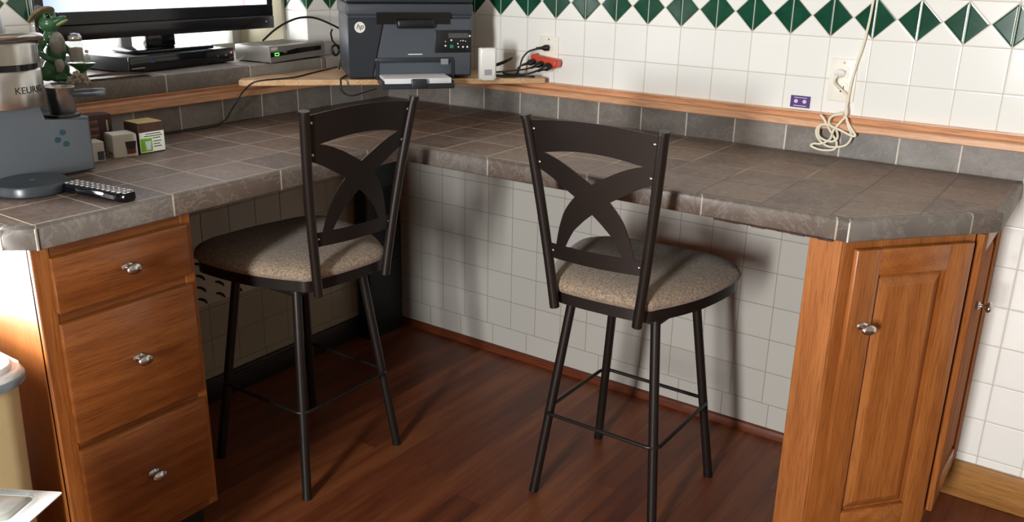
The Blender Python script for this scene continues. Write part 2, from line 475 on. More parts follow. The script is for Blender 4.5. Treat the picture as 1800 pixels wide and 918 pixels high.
for y0, y1, z0, z1 in ((-2.85, -2.81, .50, 1.34), (-1.94, -1.90, .50, 1.34), (-2.81, -1.94, .50, .54), (-2.81, -1.94, 1.30, 1.34)):
    part('window_frame', B().box(-.14, -.08, y0, y1, z0, z1, .003, 1), m_white, w2)
part('window_pane', B().box(-.115, -.110, -2.81, -1.94, .54, 1.30), m_pane, w2)
# window over the counter
w1 = link('window_1', None, None, (0, 0, 0)); w1['kind'] = 'structure'
b = B()
for y0, y1, z0, z1 in ((WY0, WY0+.05, 1.09, WZ1), (WY1-.05, WY1, 1.09, WZ1), (WY0, WY1, 1.09, 1.115), (WY0, WY1, WZ1-.05, WZ1), ((WY0+WY1)/2-.02, (WY0+WY1)/2+.02, 1.115, WZ1)):
    b.box(-.46, -.40, y0, y1, z0, z1, .004)
b.box(-.40, -.17, WY1-.014, WY1, 1.09, WZ1, .003, mi=1)
part('window_frame', b, [m_white, plain('cream_casing', '#efe6c4', .4)], w1)
part('window_pane', B().box(-.435, -.43, WY0+.04, WY1-.04, 1.11, WZ1-.04), m_pane, w1)
# tiled ledge (window stool) along the left wall, and the wooden rails
b = B(); b.box(-.46, .025, WY0, WY1, 1.037, 1.09, .006, 2); b.box(XW+.001, .025, -1.82, WY0, 1.037, 1.09, .006, 2); b.box(XW+.001, .025, WY1, -.0, 1.037, 1.09, .006, 2)
struct('trim_1', b, m_sill_y)
rail = [(0, .996), (.030, .996), (.033, .999), (.033, 1.0135), (.030, 1.0160), (.013, 1.0185), (.010, 1.025), (.013, 1.0315), (.020, 1.034), (.020, 1.0375), (0, 1.0375)]
struct('trim_2', B().sweep([(4.4, -.0005), (.03, -.0005)], rail), m_trim_x, 40)
struct('trim_3', B().sweep([(.0005, -.03), (.0005, -1.82)], rail), m_trim_y, 40)
# low slate back-splashes under the rails
struct('trim_4', B().box(.0, 2.16, -.010, -.0005, .9195, .9965, .002, 1), m_spl_x)
struct('trim_5', B().box(.0005, .010, -1.76, -.010, .9195, .9965, .002, 1), m_spl_y)
# skirtings
struct('baseboard_right', B().sweep([(1.80, -.004), (.02, -.004)], [(0, 0), (.014, 0), (.014, .012), (.009, .024), (0, .028)]), m_dark_trim, 40)
struct('baseboard_left', B().box(.0, .014, -1.34, -.02, 0, .085, .004), m_dark_base)
struct('baseboard_end', B().box(2.10, 4.5, -.016, -.0005, 0, .112, .004), m_base_r)

# ------------------------------------------------------------------ tiled L-shaped counter
ct = thing('countertop', 'grey slate tiled L-shaped countertop with clipped corners running along both walls', 'countertop')
path = [(2.153, -.002), (2.156, -.36), (1.902, -.655), (.645, -.655), (.645, -1.715), (.594, -1.758), (.012, -1.758)]
# outward side is left of travel when walking the edge in this order reversed
path_r = path[::-1]
prof = [(-.016, .871), (-.003, .871), (0, .874), (0, .912), (-.0015, .9165), (-.006, .9192), (-.0155, .9192), (-.0155, .9186), (-.018, .9186), (-.018, .871)]
# walking path_r, the room side is on the right -> negate offsets
b = B().sweep(path_r, [(-o, z) for o, z in prof], mis=[0, 0, 0, 0, 0, 0, 1, 1, 1, 0], unit=P6*2)
part('edge_trim', b, [m_edge, m_grout], ct, 50)
inner = [(2.1355, -.012), (2.1385, -.354), (1.8945, -.6385), (.6285, -.6385), (.6285, -1.707), (.588, -1.7415), (.012, -1.7415), (.012, -.012)]
part('tile_top', B().prism(inner, .897, .9195), m_top, ct, None)
part('plywood_base', B().prism([(p[0]*.999, p[1]) for p in inner], .878, .8968), plain('worn_plywood', '#5a3a24', .8, grain=.5, gscale=60), ct, None)
# worn lower lip where the plywood shows under the edge tiles
b = B()
for i in range(9):
    x0 = 1.60+i*.030; b.box(x0, x0+.031, -.6545, -.640, .8665+.003*random.random(), .8712)
part('chipped_edge', b, plain('bare_wood_edge', '#3a2418', .85, grain=.5, gscale=80), ct, None, label='broken dark lower edge')
# grout joints at the clipped corners
m_pg = plain('pale_grout', '#b3aca0', .8)
for (x, y) in ((1.902, -.655), (.645, -1.715), (.594, -1.758)):
    part('corner_grout', B().box(x-.0018, x+.0018, y-.0018, y+.0018, .872, .9155), m_pg, ct, None)

# ------------------------------------------------------------------ knobs and cabinets
KNOB = [(.0005, 0), (.0105, 0), (.0112, .002), (.0095, .004), (.0052, .006), (.0048, .013), (.0065, .017), (.0125, .021), (.0148, .025), (.0140, .029), (.0095, .0325), (.0005, .034)]
def knob(parent, pos, d, tilt=(1.25, .85)):
    d = Vector(d).normalized(); up = Vector((0, 0, 1)); r = up.cross(d).normalized()
    M = Matrix(((r.x, up.x, d.x, pos[0]), (r.y, up.y, d.y, pos[1]), (r.z, up.z, d.z, pos[2]), (0, 0, 0, 1)))
    return part('knob', B().lathe(KNOB, 22, M, sx=tilt[0], sy=tilt[1]), m_chrome, parent, 60, label='brushed nickel oval knob')
# left cabinet with three drawers
cb = thing('drawer_cabinet', 'honey oak base cabinet with three drawers under the left counter', 'cabinet', (.31, -1.536, 0))
ox, oy = .31, -1.536
b = B()
b.box(-.298, .30, -.184, -.168, .10, .868); b.box(-.298, .30, .168, .184, .10, .868)
b.box(-.298, .30, -.168, .168, .10, .115); b.box(-.298, -.285, -.168, .168, .115, .868)
part('body', b, m_oak_z, cb)
for y0, y1 in ((-.184, -.146), (.156, .184)): part('face_stile', B().box(.292, .31, y0, y1, .10, .869, .002, 1), m_oak_z, cb)
for z0, z1 in ((.842, .869), (.700, .727), (.404, .429), (.10, .135)): part('face_rail', B().box(.293, .3095, -.146, .156, z0, z1), m_oak_y, cb)
part('toe_kick', B().box(-.26, .245, -.18, .18, 0, .10), m_dark_base, cb)
for z0, z1, kz in ((.724, .846, .787), (.425, .703, .573), (.130, .408, .278)):
    fr = B().box(.3105, .328, -.154, .165, z0, z1, .006, 2)
    d = part('drawer', fr, m_oak_y, cb, 30)
    part('drawer_box', B().box(-.2, .310, -.14, .15, z0+.01, z1-.02), m_oak_y, d)
    knob(d, (.328, .006, kz), (1, 0, 0))
# right cabinet with an angled door and an end door
cc = thing('corner_cabinet', 'honey oak corner cabinet with angled door holding up the right counter end', 'cabinet', (1.95, -.3, 0))
def L2(p): return (p[0]-1.95, p[1]+.3)
A0, A1 = Vector((1.889, -.622)), Vector((2.108, -.362))
E = (A1-A0).normalized(); N = Vector((E.y, -E.x))
body = [(1.820, -.004), (1.820, -.622), (1.889, -.622), (2.108, -.362), (2.108, -.02), (2.108, -.004)]
part('body', B().prism([L2(p) for p in body], .095, .8705, .0015, 1), m_oak_z, cc, 25)
toe = [(1.84, -.02), (1.84, -.56), (1.875, -.56), (2.06, -.34), (2.06, -.02)]
part('toe_kick', B().prism([L2(p) for p in toe], 0, .095), m_dark_base, cc)
part('corner_post', B().box(1.8145-1.95, 1.886-1.95, -.6255+.3, -.6225+.3, .095, .8705, .001, 1), m_oak_z, cc)
def on_face(s, out, z):                     # point on the angled face
    q = A0+E*s+N*out; return Vector((q.x-1.95, q.y+.3, z))
MF = Matrix(((E.x, 0, N.x, A0.x-1.95), (E.y, 0, N.y, A0.y+.3), (0, 1, 0, 0), (0, 0, 0, 1)))
m_oak_rail = oak('oak_rail_grain', 'x')
def door(parent, M, w0, w1, z0, z1, st=.062, oz=None):
    """raised panel door in face coordinates (s, z, out)"""
    T = .019; oz = oz or m_oak_z
    b = B().box(w0+.004, w1-.004, z0+.004, z1-.004, .0008, .0036, M=M)
    d = part('door', b, oz, parent, 30)
    for a0, a1 in ((w0, w0+st), (w1-st, w1)): part('door_stile', B().box(a0, a1, z0, z1, .001, T, .0035, 2, M=M), oz, d, 30)
    for c0, c1 in ((z0, z0+st), (z1-st, z1)):
        part('door_rail', B().box(w0+st, w1-st, c0, c1, .001, T-.0004, .0035, 2, M=M), m_oak_rail, d, 30)
    b = B(); x0, x1, y0, y1 = w0+st-.002, w1-st+.002, z0+st-.002, z1-st+.002
    rings = []
    for ins, h in ((0, .004), (.006, .004), (.010, .0075), (.030, .0165), (.034, .0165)):
        rings.append([b.bm.verts.new(M @ Vector((p[0], p[1], h))) for p in ((x0+ins, y0+ins), (x1-ins, y0+ins), (x1-ins, y1-ins), (x0+ins, y1-ins))])
    for r0, r1 in zip(rings, rings[1:]):
        for i in range(4): b.bm.faces.new((r0[i], r0[(i+1) % 4], r1[(i+1) % 4], r1[i]))
    b.bm.faces.new(rings[-1])
    part('raised_panel', b, oz, d, 20)
    return d
dr = door(cc, MF, .024, .326, .112, .846)
q = on_face(.062, .0195, .668); knob(dr, q, (N.x, N.y, 0))
ME = Matrix(((0, 0, 1, 2.108-1.95), (1, 0, 0, -.362+.3), (0, 1, 0, 0), (0, 0, 0, 1)))
dr2 = door(cc, ME, .014, .335, .125, .858, .058, oak('oak_dull', 'z', rough=.75))
knob(dr2, (2.1275-1.95, -.236+.3, .651), (1, 0, 0))

# ------------------------------------------------------------------ bar stools
ZB, ZT = .603, 1.0805
def prm(z):
    t = (z-ZB)/(ZT-ZB)
    d = .2337*(1-t)*(1-2*t)+.2574*4*t*(1-t)+.2963*t*(2*t-1)
    return .1137+.0597*t, d
def seat_outline(off=0, front=.180, n=8):
    """half-trapezoid seat plan, narrow at the back (-y)"""
    k = [(-.102, -.215), (.102, -.215), (.150, -.172), (.205, -.045), (.230, .095), (.222, .148), (.172, front), (.085, front+.012), (0, front+.016),
         (-.085, front+.012), (-.170, front), (-.222, .148), (-.230, .095), (-.205, -.045), (-.150, -.172)]
    pts = catmull([Vector((a, c_, 0)) for a, c_ in k], 5, True)
    # keep the straight back edge
    o = []
    for p in pts:
        d = p.normalized(); o.append((p.x+d.x*off, max(p.y+d.y*off, -.222-max(0, off))))
    return o
def make_stool(loc, rz, th, label):
    t = thing('bar_stool', label, 'bar stool', loc, rz, 'brown metal bar stools at the tiled counter')
    # legs
    for sx, sy in ((-1, -1), (1, -1), (1, 1), (-1, 1)):
        b = B().tube([(sx*.1835, sy*.1835, .012), (sx*.121, sy*.121, .582)], .0127, 16)
        l = part('leg', b, m_metal, t, 50)
        part('foot_glide', B().tube([(sx*.1848, sy*.1848, 0), (sx*.1830, sy*.1830, .016)], .0136, 16), m_cap, l, 50)
    # footrest ring round the legs
    h, r = .1715, .030; ring = []
    for cx, cy, a in ((h-r, h-r, 0), (-h+r, h-r, 90), (-h+r, -h+r, 180), (h-r, -h+r, 270)):
        for i in range(7):
            q = math.radians(a+15*i); ring.append((cx+r*math.cos(q), cy+r*math.sin(q), .25))
    part('footrest', B().tube(ring, .0052, 10, True), m_metal, t, 60)
    b = B(); b.prism(rrect(-.135, .135, -.135, .135, .02), .570, .584, .002, 1); b.lathe([(.085, .584), (.085, .598)], 32)
    part('swivel_plate', b, m_metal, t, 40)
    # seat frame and cushion
    b = B(); o = seat_outline(0); n = len(o)
    rows = []
    for off, z in ((-.006, .600), (0, .603), (0, .638), (-.004, .641), (-.016, .641), (-.016, .606), (-.016, .600)):
        rows.append([b.bm.verts.new((p[0], p[1], z)) for p in seat_outline(off)])
    for k in range(len(rows)):
        A_, B_ = rows[k], rows[(k+1) % len(rows)]
        for i in range(n): b.bm.faces.new((A_[i], A_[(i+1) % n], B_[(i+1) % n], B_[i]))
    part('seat_frame', b, m_metal, t, 45, rz=th)
    b = B(); rows = []
    for off, z, fr in ((-.02, .622, .170), (-.004, .628, .185), (.008, .640, .198), (.011, .650, .202), (.005, .660, .198)):
        rows.append([b.bm.verts.new((p[0], p[1], z)) for p in seat_outline(off, fr)])
    top = seat_outline(.005, .198)
    for k, z in ((.94, .6685), (.84, .6755), (.68, .6800), (.45, .6820), (.2, .6826)):
        rows.append([b.bm.verts.new((p[0]*k, -.02+(p[1]+.02)*k, z)) for p in top])
    n = len(rows[0])
    for A_, B_ in zip(rows, rows[1:]):
        for i in range(n): b.bm.faces.new((A_[i], A_[(i+1) % n], B_[(i+1) % n], B_[i]))
    b.bm.faces.new(rows[0][::-1])
    cv = b.bm.verts.new((0, -.02, .6827))
    for i in range(n): b.bm.faces.new((rows[-1][i], rows[-1][(i+1) % n], cv))
    part('seat', b, m_fab, t, 60, rz=th, label='beige tweed upholstered seat')
    # back posts
    for s in (-1, 1):
        pts = [(s*prm(ZB+(ZT-ZB)*i/12)[0], -prm(ZB+(ZT-ZB)*i/12)[1], ZB-.006+(ZT-ZB+.010)*i/12) for i in range(13)]
        bp = part('back_post', B().tube(pts, .0127, 16), m_metal, t, 50, rz=th)
        w, d = prm(ZT)
        part('post_cap', B().tube([(s*w, -d, ZT-.002), (s*(w+.0008), -d-.001, ZT+.006)], .0134, 16), m_cap, bp, 50, rz=0)
    # bowed sheet metal back with crossing arcs
    def mp(x, z, off):
        w, d = prm(z); q = max(-1, min(1, x/w))
        return (x, -(d+.015*(1-q*q))+.002+off, z)
    w_ = lambda z: prm(z)[0]-.006
    b = B(); pat = []
    NR = 20
    xs = [-1+2*i/NR for i in range(NR+1)]
    def rail_lo(x): return 1.001+.015*max(0, 1-(x/.124)**2) if abs(x) < .124 else 1.001
    lo = []; up = []
    for q in xs:
        x1 = q*w_(1.075); x0 = q*w_(1.001)
        if abs(q) == 1: lo.append((x0, 1.001))
        else: lo.append((x0, rail_lo(x0)))
        up.append((x1, 1.073+.014*(1-q*q)))
    pat.append((lo, up, 4))
    def mir(c_): return [(-p[0], p[1]) for p in c_]
    arm_u = resample([(-w_(1.001), 1.001), (-.124, 1.001), (-.090, .990), (-.058, .975), (-.028, .958), (0, .941)], 12)
    arm_l = resample([(-w_(.962), .962), (-.139, .956), (-.118, .947), (-.100, .937), (-.075, .922), (-.046, .904)], 12)
    pat.append((arm_l, arm_u, 3)); pat.append((mir(arm_l)[::-1], mir(arm_u)[::-1], 3))
    leg_o = resample([(-.046, .904), (-.064, .882), (-.079, .858), (-.092, .822), (-.099, .795), (-.104, .770)], 12)
    leg_i = resample([(0, .867), (-.022, .848), (-.051, .818), (-.066, .793), (-.077, .770)], 12)
    pat.append((leg_o, leg_i, 3)); pat.append((mir(leg_o)[::-1], mir(leg_i)[::-1], 3))
    pat.append(([(-.046, .904), (0, .867)], [(0, .941), (.046, .904)], 3))
    lo = [(q*w_(.732), .732) for q in xs]; up = [(q*w_(.770), .770) for q in xs]
    pat.append((lo, up, 2))
    sheet(b, pat, mp, .0032)
    bk = part('backrest', b, m_metal, t, 40, rz=th)
    for s in (-1, 1):
        for z in (1.055, .975, .752):
            w, d = prm(z)
            M = Matrix.Translation((s*(w-.017), -d-.0005, z)) @ Matrix.Rotation(PI/2, 4, 'X')
            part('bolt', B().lathe([(.0042, 0), (.0042, .002), (.003, .0034), (.0005, .004)], 12, M), m_bolt, bk, 40)
    return t
def copy_tree(o, parent=None):
    c = o.copy(); C.objects.link(c)
    if parent is not None: c.parent = parent
    for ch in list(o.children): copy_tree(ch, c)
    return c
st = make_stool((1.3477, -.5203, 0), 0, .0408, 'bar stool whose tweed seat faces the white tiled wall, nearer the angled cabinet')
st2 = copy_tree(st)
st2.location = (.4971, -.9283, 0); st2.rotation_euler = (0, 0, PI/2)
st2['label'] = 'bar stool turned side-on beside the three-drawer cabinet, seat under the left counter'
for ch in st2.children:
    if abs(ch.rotation_euler.z-.0408) < 1e-4: ch.rotation_euler.z = -.0985

# ------------------------------------------------------------------ corner shelf and printer
poly = [(.012, -.012), (.700, -.012), (.733, -.040), (.724, -.060), (.076, -.740), (.062, -.742), (.027, -.705), (.027, -.04)]
single('corner_shelf', B().prism(poly, 1.038, 1.0555, .002, 1), m_shelf, 'pale wooden triangular corner shelf board carrying the printer', 'shelf')
PA = Vector((.318, -.516)); PE = Vector((.6281, .7781)); PN = Vector((.7781, -.6281))
pang = math.atan2(PE.y, PE.x)
pc = PA+PE*.194-PN*.145
pr = thing('printer', 'charcoal multifunction laser printer on the wooden corner shelf', 'printer', (pc.x, pc.y, 1.0556), pang)
# local x = along the front (left to right), local y = depth (back is +y), front at y = -.135
m_pr = plain('printer_charcoal', '#3b4149', .42, grain=.08); m_pr2 = plain('printer_dark_panel', '#282d34', .38, grain=.08); m_pr3 = plain('printer_grey', '#4a525a', .4, grain=.06)
F0 = -.135
b = B(); b.box(-.197, .197, F0+.004, .135, .004, .192, .008, 3)
part('body', b, m_pr, pr)
b = B()
b.prism([(-.122, .012), (.190, .012), (.190, .186), (-.122+.040, .186)], -.0065, .004, .0015, 1, M=Matrix(((1, 0, 0, 0), (0, 0, 1, F0), (0, 1, 0, 0), (0, 0, 0, 1))))
part('front_cover', b, m_pr3, pr, 30)
b = B()
b.prism([(-.196, .008), (-.125, .008), (-.085, .186), (-.196, .186)], -.004, .004, .0015, 1, M=Matrix(((1, 0, 0, 0), (0, 0, 1, F0), (0, 1, 0, 0), (0, 0, 0, 1))))
part('side_panel', b, m_pr2, pr, 30)
b = B(); b.box(-.200, .200, F0-.004, .138, .196, .232, .006, 3); b.box(-.196, .196, F0+.002, .135, .190, .197)
part('scanner_lid', b, m_pr, pr)
part('lid_top', B().box(-.199, .199, F0-.002, .137, .2335, .262, .006, 3), m_pr2, pr)
part('output_slot', B().box(-.108, .125, F0-.008, F0-.002, .170, .206), m_gloss, pr)
b = B(); b.box(-.048, .072, F0-.028, F0-.008, .158, .186, .008, 3)
part('catch_bar', b, m_black, pr)
part('cover_mark', B().box(-.012, .034, F0-.0085, F0-.006, .0765, .0795, .0005, 1), m_white, pr)
cp = part('control_panel', B().box(.074, .193, F0-.011, F0-.004, .082, .152, .002, 2), plain('panel_black', '#1a1c1f', .3), pr)
part('display', B().box(.117, .182, F0-.0125, F0-.0105, .128, .143), plain('lcd_grey', '#4b5250', .2), cp)
b = B()
for x, z, r in ((.187, .134, .003), (.127, .121, .003), (.157, .119, .0018), (.165, .1195, .0022), (.173, .118, .0018), (.148, .110, .0022), (.108, .104, .003), (.150, .100, .0025), (.165, .100, .003), (.179, .100, .003), (.108, .117, .0018)):
    b.lathe([(r, 0), (r, .0012), (r*.6, .002)], 12, Matrix(((1, 0, 0, x), (0, 0, -1, F0-.011), (0, 1, 0, z), (0, 0, 0, 1))))
part('buttons', b, m_white, cp)
part('start_button', B().box(.122, .134, F0-.0125, F0-.0105, .096, .107, .001, 1), plain('green_key', '#1f7f6e', .4), cp)
MP = lambda x, z, y=F0-.0085: Matrix(((1, 0, 0, x), (0, 0, -1, y), (0, 1, 0, z), (0, 0, 0, 1)))
lg = part('logo_disc', B().lathe([(.0165, 0), (.0165, .0015)], 36, MP(-.160, .161, F0-.004)), m_white, pr)
part('logo_letters', text_mesh(B(), 'hp', .023, MP(-.160, .163, F0-.0060), .0003, shear=.3), m_pr2, lg, None)
# paper tray
b = B(); b.box(-.116, .137, F0-.010, F0-.002, .052, .068, .003, 2); b.box(-.116, -.105, F0-.012, F0, -.0002, .060, .002, 1); b.box(.126, .137, F0-.012, F0, -.0002, .060, .002, 1)
b.box(-.104, .125, F0-.004, F0-.001, .004, .052, mi=1)
tr = part('tray_opening', b, [m_pr2, m_gloss], pr)
b = B(); b.box(-.112, .112, F0-.125, F0-.012, -.009, -.001, .003, 2); b.box(-.112, .112, F0-.128, F0-.122, -.014, .002, .002, 1)
b.box(-.112, -.106, F0-.12, F0-.012, -.002, .010, .002, 1); b.box(.106, .112, F0-.12, F0-.012, -.002, .010, .002, 1)
part('paper_tray', b, m_pr2, pr)
part('tray_stop', B().box(-.024, .024, F0-.134, F0-.120, -.013, .016, .004, 2), m_pr2, pr)
part('paper_guide', B().box(.092, .116, F0-.018, F0-.010, .046, .064, .001, 1), plain('guide_grey', '#8d9397', .5), pr)
def onpr(x, y, z): 
    q = pc+PE*x-PN*y; return (q.x, q.y, 1.0556+z)
b = B()
for i in range(10): b.box(-.103-.001*(i % 3), .103+.0006*(i % 2), -.117+.0008*(i % 4), .09, .0006+.0016*i, .0021+.0016*i)
single('paper_stack', b, plain('paper_white', '#eceef0', .7), 'stack of white paper lying in the printer tray', 'paper', onpr(0, F0, 0), pang, None)
# white plug-in unit beside the printer
b = B(); b.prism(rrect(-.028, .028, -.016, .016, .010), 0, .100, .006, 3)
na = thing('power_adapter', 'small white upright adapter box between the printer and the black cords', 'adapter', (.617, -.205, 1.0556), pang)
part('case', b, m_white, na, 40)
part('front_plate', B().prism(rrect(-.022, .022, .014, .092, .008), 0, .0015, .0006, 1, M=Matrix(((1, 0, 0, 0), (0, 0, -1, -.0158), (0, 1, 0, 0), (0, 0, 0, 1)))), plain('white_face', '#f6f6f4', .25), na, 40)
part('grey_label', B().box(-.013, .011, -.0185, -.0170, .016, .034), plain('label_grey', '#aeb0b2', .5), na, None, label='pale grey printed label')

# ------------------------------------------------------------------ wall outlets and cords
def outlet(loc, label, gfi=False):
    t = thing('wall_outlet', label, 'outlet', loc, 0, 'ivory wall outlets')
    part('plate', B().box(-.036, .036, -.006, 0, -.0575, .0575, .0025, 2), m_ivory, t, 40)
    for z in (.0205, -.0205):
        s = part('socket', B().prism(rrect(-.0165, .0165, z-.0145, z+.0145, .007), .0055, .0085, .0006, 1, M=Matrix(((1, 0, 0, 0), (0, 0, -1, 0), (0, 1, 0, 0), (0, 0, 0, 1)))), m_ivory, t, 40)
        b = B(); b.box(-.0075, -.0055, -.0092, -.0084, z-.003, z+.006); b.box(.0055, .0075, -.0092, -.0084, z-.003, z+.006); b.box(-.002, .002, -.0092, -.0084, z-.011, z-.007)
        part('slots', b, m_dark_slot, s, None)
    part('screw', B().lathe([(.003, 0), (.0022, .0012)], 12, Matrix(((1, 0, 0, 0), (0, 0, -1, -.006), (0, 1, 0, .047), (0, 0, 0, 1)))), m_bolt, t)
    return t
outlet((.721, -.0005, 1.1295), 'ivory wall outlet holding the red adapter, right of the printer')
outlet((1.6745, -.0005, 1.1295), 'ivory wall outlet with the white cord plugged in, far right of the wall')
# red three-way adapter with its black plugs
b = B(); b.box(-.050, .052, -.036, 0, -.0135, .0135, .006, 3); b.box(-.052, -.035, -.030, -.004, -.017, .017, .006, 2)
ra = thing('outlet_splitter', 'orange red three-way splitter plugged into the outlet near the printer', 'plug adapter', (.724, -.010, 1.108), 0)
part('body', b, m_red, ra)
ra.rotation_euler = (0, math.radians(6), 0)
part('end_face', B().lathe([(.012, 0), (.010, .0015)], 20, Matrix(((0, 0, 1, .052), (1, 0, 0, -.018), (0, 1, 0, 0), (0, 0, 0, 1)))), plain('pale_red', '#d9694f', .5), ra)
def plug(loc, d, label, L=.03, mat=None, nm='power_plug', grp=None, r=.010, pts=None, cr=.003, cmat=None, extra=()):
    d = Vector(d).normalized(); M = Matrix.Translation(loc) @ d.to_track_quat('Z', 'Y').to_matrix().to_4x4()
    t = thing(nm, label, 'plug', (0, 0, 0), 0, grp)
    part('head', B().lathe([(r*.6, 0), (r*1.2, .001), (r*1.2, L*.5), (r*.72, L*.75), (r*.5, L)], 14, M, sx=1.15, sy=.85), mat or m_black, t)
    part('strain_relief', B().lathe([(r*.45, L), (r*.36, L+.014)], 10, M), mat or m_black, t)
    if pts:
        b = B().tube(pts, cr, 8, smooth=8)
        for e in extra: b.tube(e, cr, 8, smooth=8)
        part('cord', b, cmat or m_cable, t, 60)
    return t
def cord(name, pts, r, label, mat=None, k=8, group=None, cat='cord', extra=None):
    b = B().tube(pts, r, 8, smooth=k)
    for e in (extra or []): b.tube(e, r, 8, smooth=k)
    return single(name, b, mat or m_cable, label, cat, sm=60, group=group)
plug((.724, -.010, 1.150), (-.75, -.55, -.05), 'black plug in the upper socket above the red splitter, its cord curving down', .028,
     pts=[(.696, -.032, 1.147), (.672, -.050, 1.137), (.655, -.06, 1.115), (.648, -.065, 1.085), (.643, -.075, 1.066), (.622, -.10, 1.060), (.60, -.12, 1.060), (.585, -.125, 1.064)])
plug((.690, -.047, 1.106), (-.35, -.9, -.2), 'black plug at the left end of the red splitter, cord looping over the shelf end', cr=.0028,
     pts=[(.677, -.081, 1.098), (.660, -.088, 1.088), (.657, -.09, 1.072), (.675, -.092, 1.064), (.700, -.085, 1.0605), (.712, -.076, 1.0605), (.703, -.068, 1.0605), (.672, -.098, 1.0605), (.63, -.140, 1.0605), (.60, -.155, 1.062)])
plug((.722, -.047, 1.102), (-.4, -.85, -.3), 'black plug in the middle of the red splitter, cord running straight left', cr=.0028,
     pts=[(.708, -.078, 1.092), (.690, -.10, 1.085), (.66, -.125, 1.081), (.625, -.150, 1.076), (.59, -.165, 1.072)])
plug((.752, -.047, 1.097), (-.45, -.8, -.35), 'black plug at the right end of the red splitter, cord sagging to the shelf', r=.012, cr=.0032,
     pts=[(.737, -.076, 1.086), (.705, -.104, 1.072), (.668, -.112, 1.067), (.640, -.112, 1.066), (.61, -.105, 1.0665)])
cord('looped_cable', [(.575, -.155, 1.085), (.597, -.10, 1.100), (.612, -.075, 1.110), (.620, -.070, 1.114), (.612, -.078, 1.106), (.590, -.10, 1.092), (.57, -.13, 1.085)], .0030, 'black cable bent into a loop behind the white adapter')
# white cord hanging from above, its plug and tangle
m_wc = m_cord
tang = [(1.733, -.012, 1.50), (1.729, -.012, 1.40), (1.726, -.012, 1.30), (1.718, -.012, 1.226), (1.709, -.014, 1.180), (1.703, -.016, 1.134), (1.700, -.016, 1.090), (1.702, -.030, 1.045), (1.716, -.042, 1.020), (1.738, -.044, .992),
        (1.727, -.046, .990), (1.690, -.048, 1.004), (1.655, -.048, 1.012), (1.640, -.044, 1.000), (1.643, -.040, .975), (1.672, -.038, .965), (1.690, -.036, .975), (1.686, -.040, .998), (1.665, -.044, 1.016), (1.672, -.048, 1.036), (1.700, -.046, 1.046)]
tang2 = [(1.664, -.036, 1.146), (1.662, -.034, 1.125), (1.678, -.022, 1.108), (1.697, -.018, 1.090), (1.699, -.018, 1.066), (1.705, -.034, 1.042), (1.692, -.042, 1.018), (1.680, -.046, .998), (1.672, -.040, .972), (1.650, -.036, .956),
         (1.628, -.034, .953), (1.622, -.034, .945), (1.650, -.034, .938), (1.684, -.032, .943), (1.690, -.034, .962), (1.676, -.038, .986), (1.660, -.040, 1.008), (1.648, -.040, 1.026), (1.638, -.042, 1.036)]
tang3 = [(1.648, -.040, 1.012), (1.632, -.038, .995), (1.638, -.036, .970), (1.668, -.032, .950), (1.712, -.034, .958), (1.728, -.038, .985), (1.718, -.042, 1.010), (1.708, -.040, 1.035)]
plug((1.668, -.009, 1.150), (-.05, -1, -.25), 'white plug in the far right outlet with its cord tangled over the rail', .022, m_white, 'power_plug', None, .011, tang, .0034, m_wc, [tang2, tang3])
# cassette sticker
b = B().box(-.028, .028, -.0012, 0, -.0165, .0165, .0006, 1)
sk = thing('wall_sticker', 'small purple sticker of a cassette tape above the wooden rail', 'sticker', (1.566, -.0005, 1.0595))
part('backing', b, plain('purple_print', '#4a2a72', .4), sk)
b = B()
for x in (-.012, .012): b.lathe([(.0055, 0), (.0055, .0006)], 20, Matrix(((1, 0, 0, x), (0, 0, -1, -.0012), (0, 1, 0, .001), (0, 0, 0, 1))))
b.box(-.018, .018, -.0018, -.0012, -.0125, -.0105); b.box(-.018, .018, -.0018, -.0012, .0105, .012)
part('printed_reels', b, plain('pale_lilac', '#cfc6dd', .5), sk)

# ------------------------------------------------------------------ things on the window ledge
S = 1.0902
dvd = thing('disc_player', 'slim black disc player on the tiled window ledge under the television', 'disc player', (-.195, -.848, S), math.radians(5.5))
b = B(); b.box(-.125, .122, -.2, .2, .004, .045, .002, 2)
for x in (-.1, .1):
    for y in (-.17, .17): b.box(x-.012, x+.012, y-.012, y+.012, 0, .005)
part('case', b, plain('player_dark_metal', '#33343a', .38), dvd)
fp = part('front_panel', B().box(.1225, .131, -.201, .201, .003, .047, .004, 2), m_gloss, dvd)
b = B(); b.box(.131, .1318, -.196, -.150, .0135, .016)
part('tray_line', b, m_steel, fp)
part('disc_mark', text_mesh(B(), 'BD', .012, Matrix(((0, 0, 1, .1314), (1, 0, 0, -.118), (0, 1, 0, .030), (0, 0, 0, 1))), .0003), plain('blue_print', '#1f6fae', .4), fp, None, label='small blue printed mark')
for y_, r_ in ((.165, .004), (.130, .003)): part('key', B().lathe([(r_, 0), (r_*.75, .002)], 12, Matrix(((0, 0, 1, .131), (1, 0, 0, y_), (0, 1, 0, .025), (0, 0, 0, 1)))), m_steel, fp)
t = NT('standby_red'); t.set(col=lin('#501015'), emit=lin('#ff5a60'), estr=2.0)
part('standby_light', B().box(.131, .1322, .186, .190, .030, .034), t.m, fp)
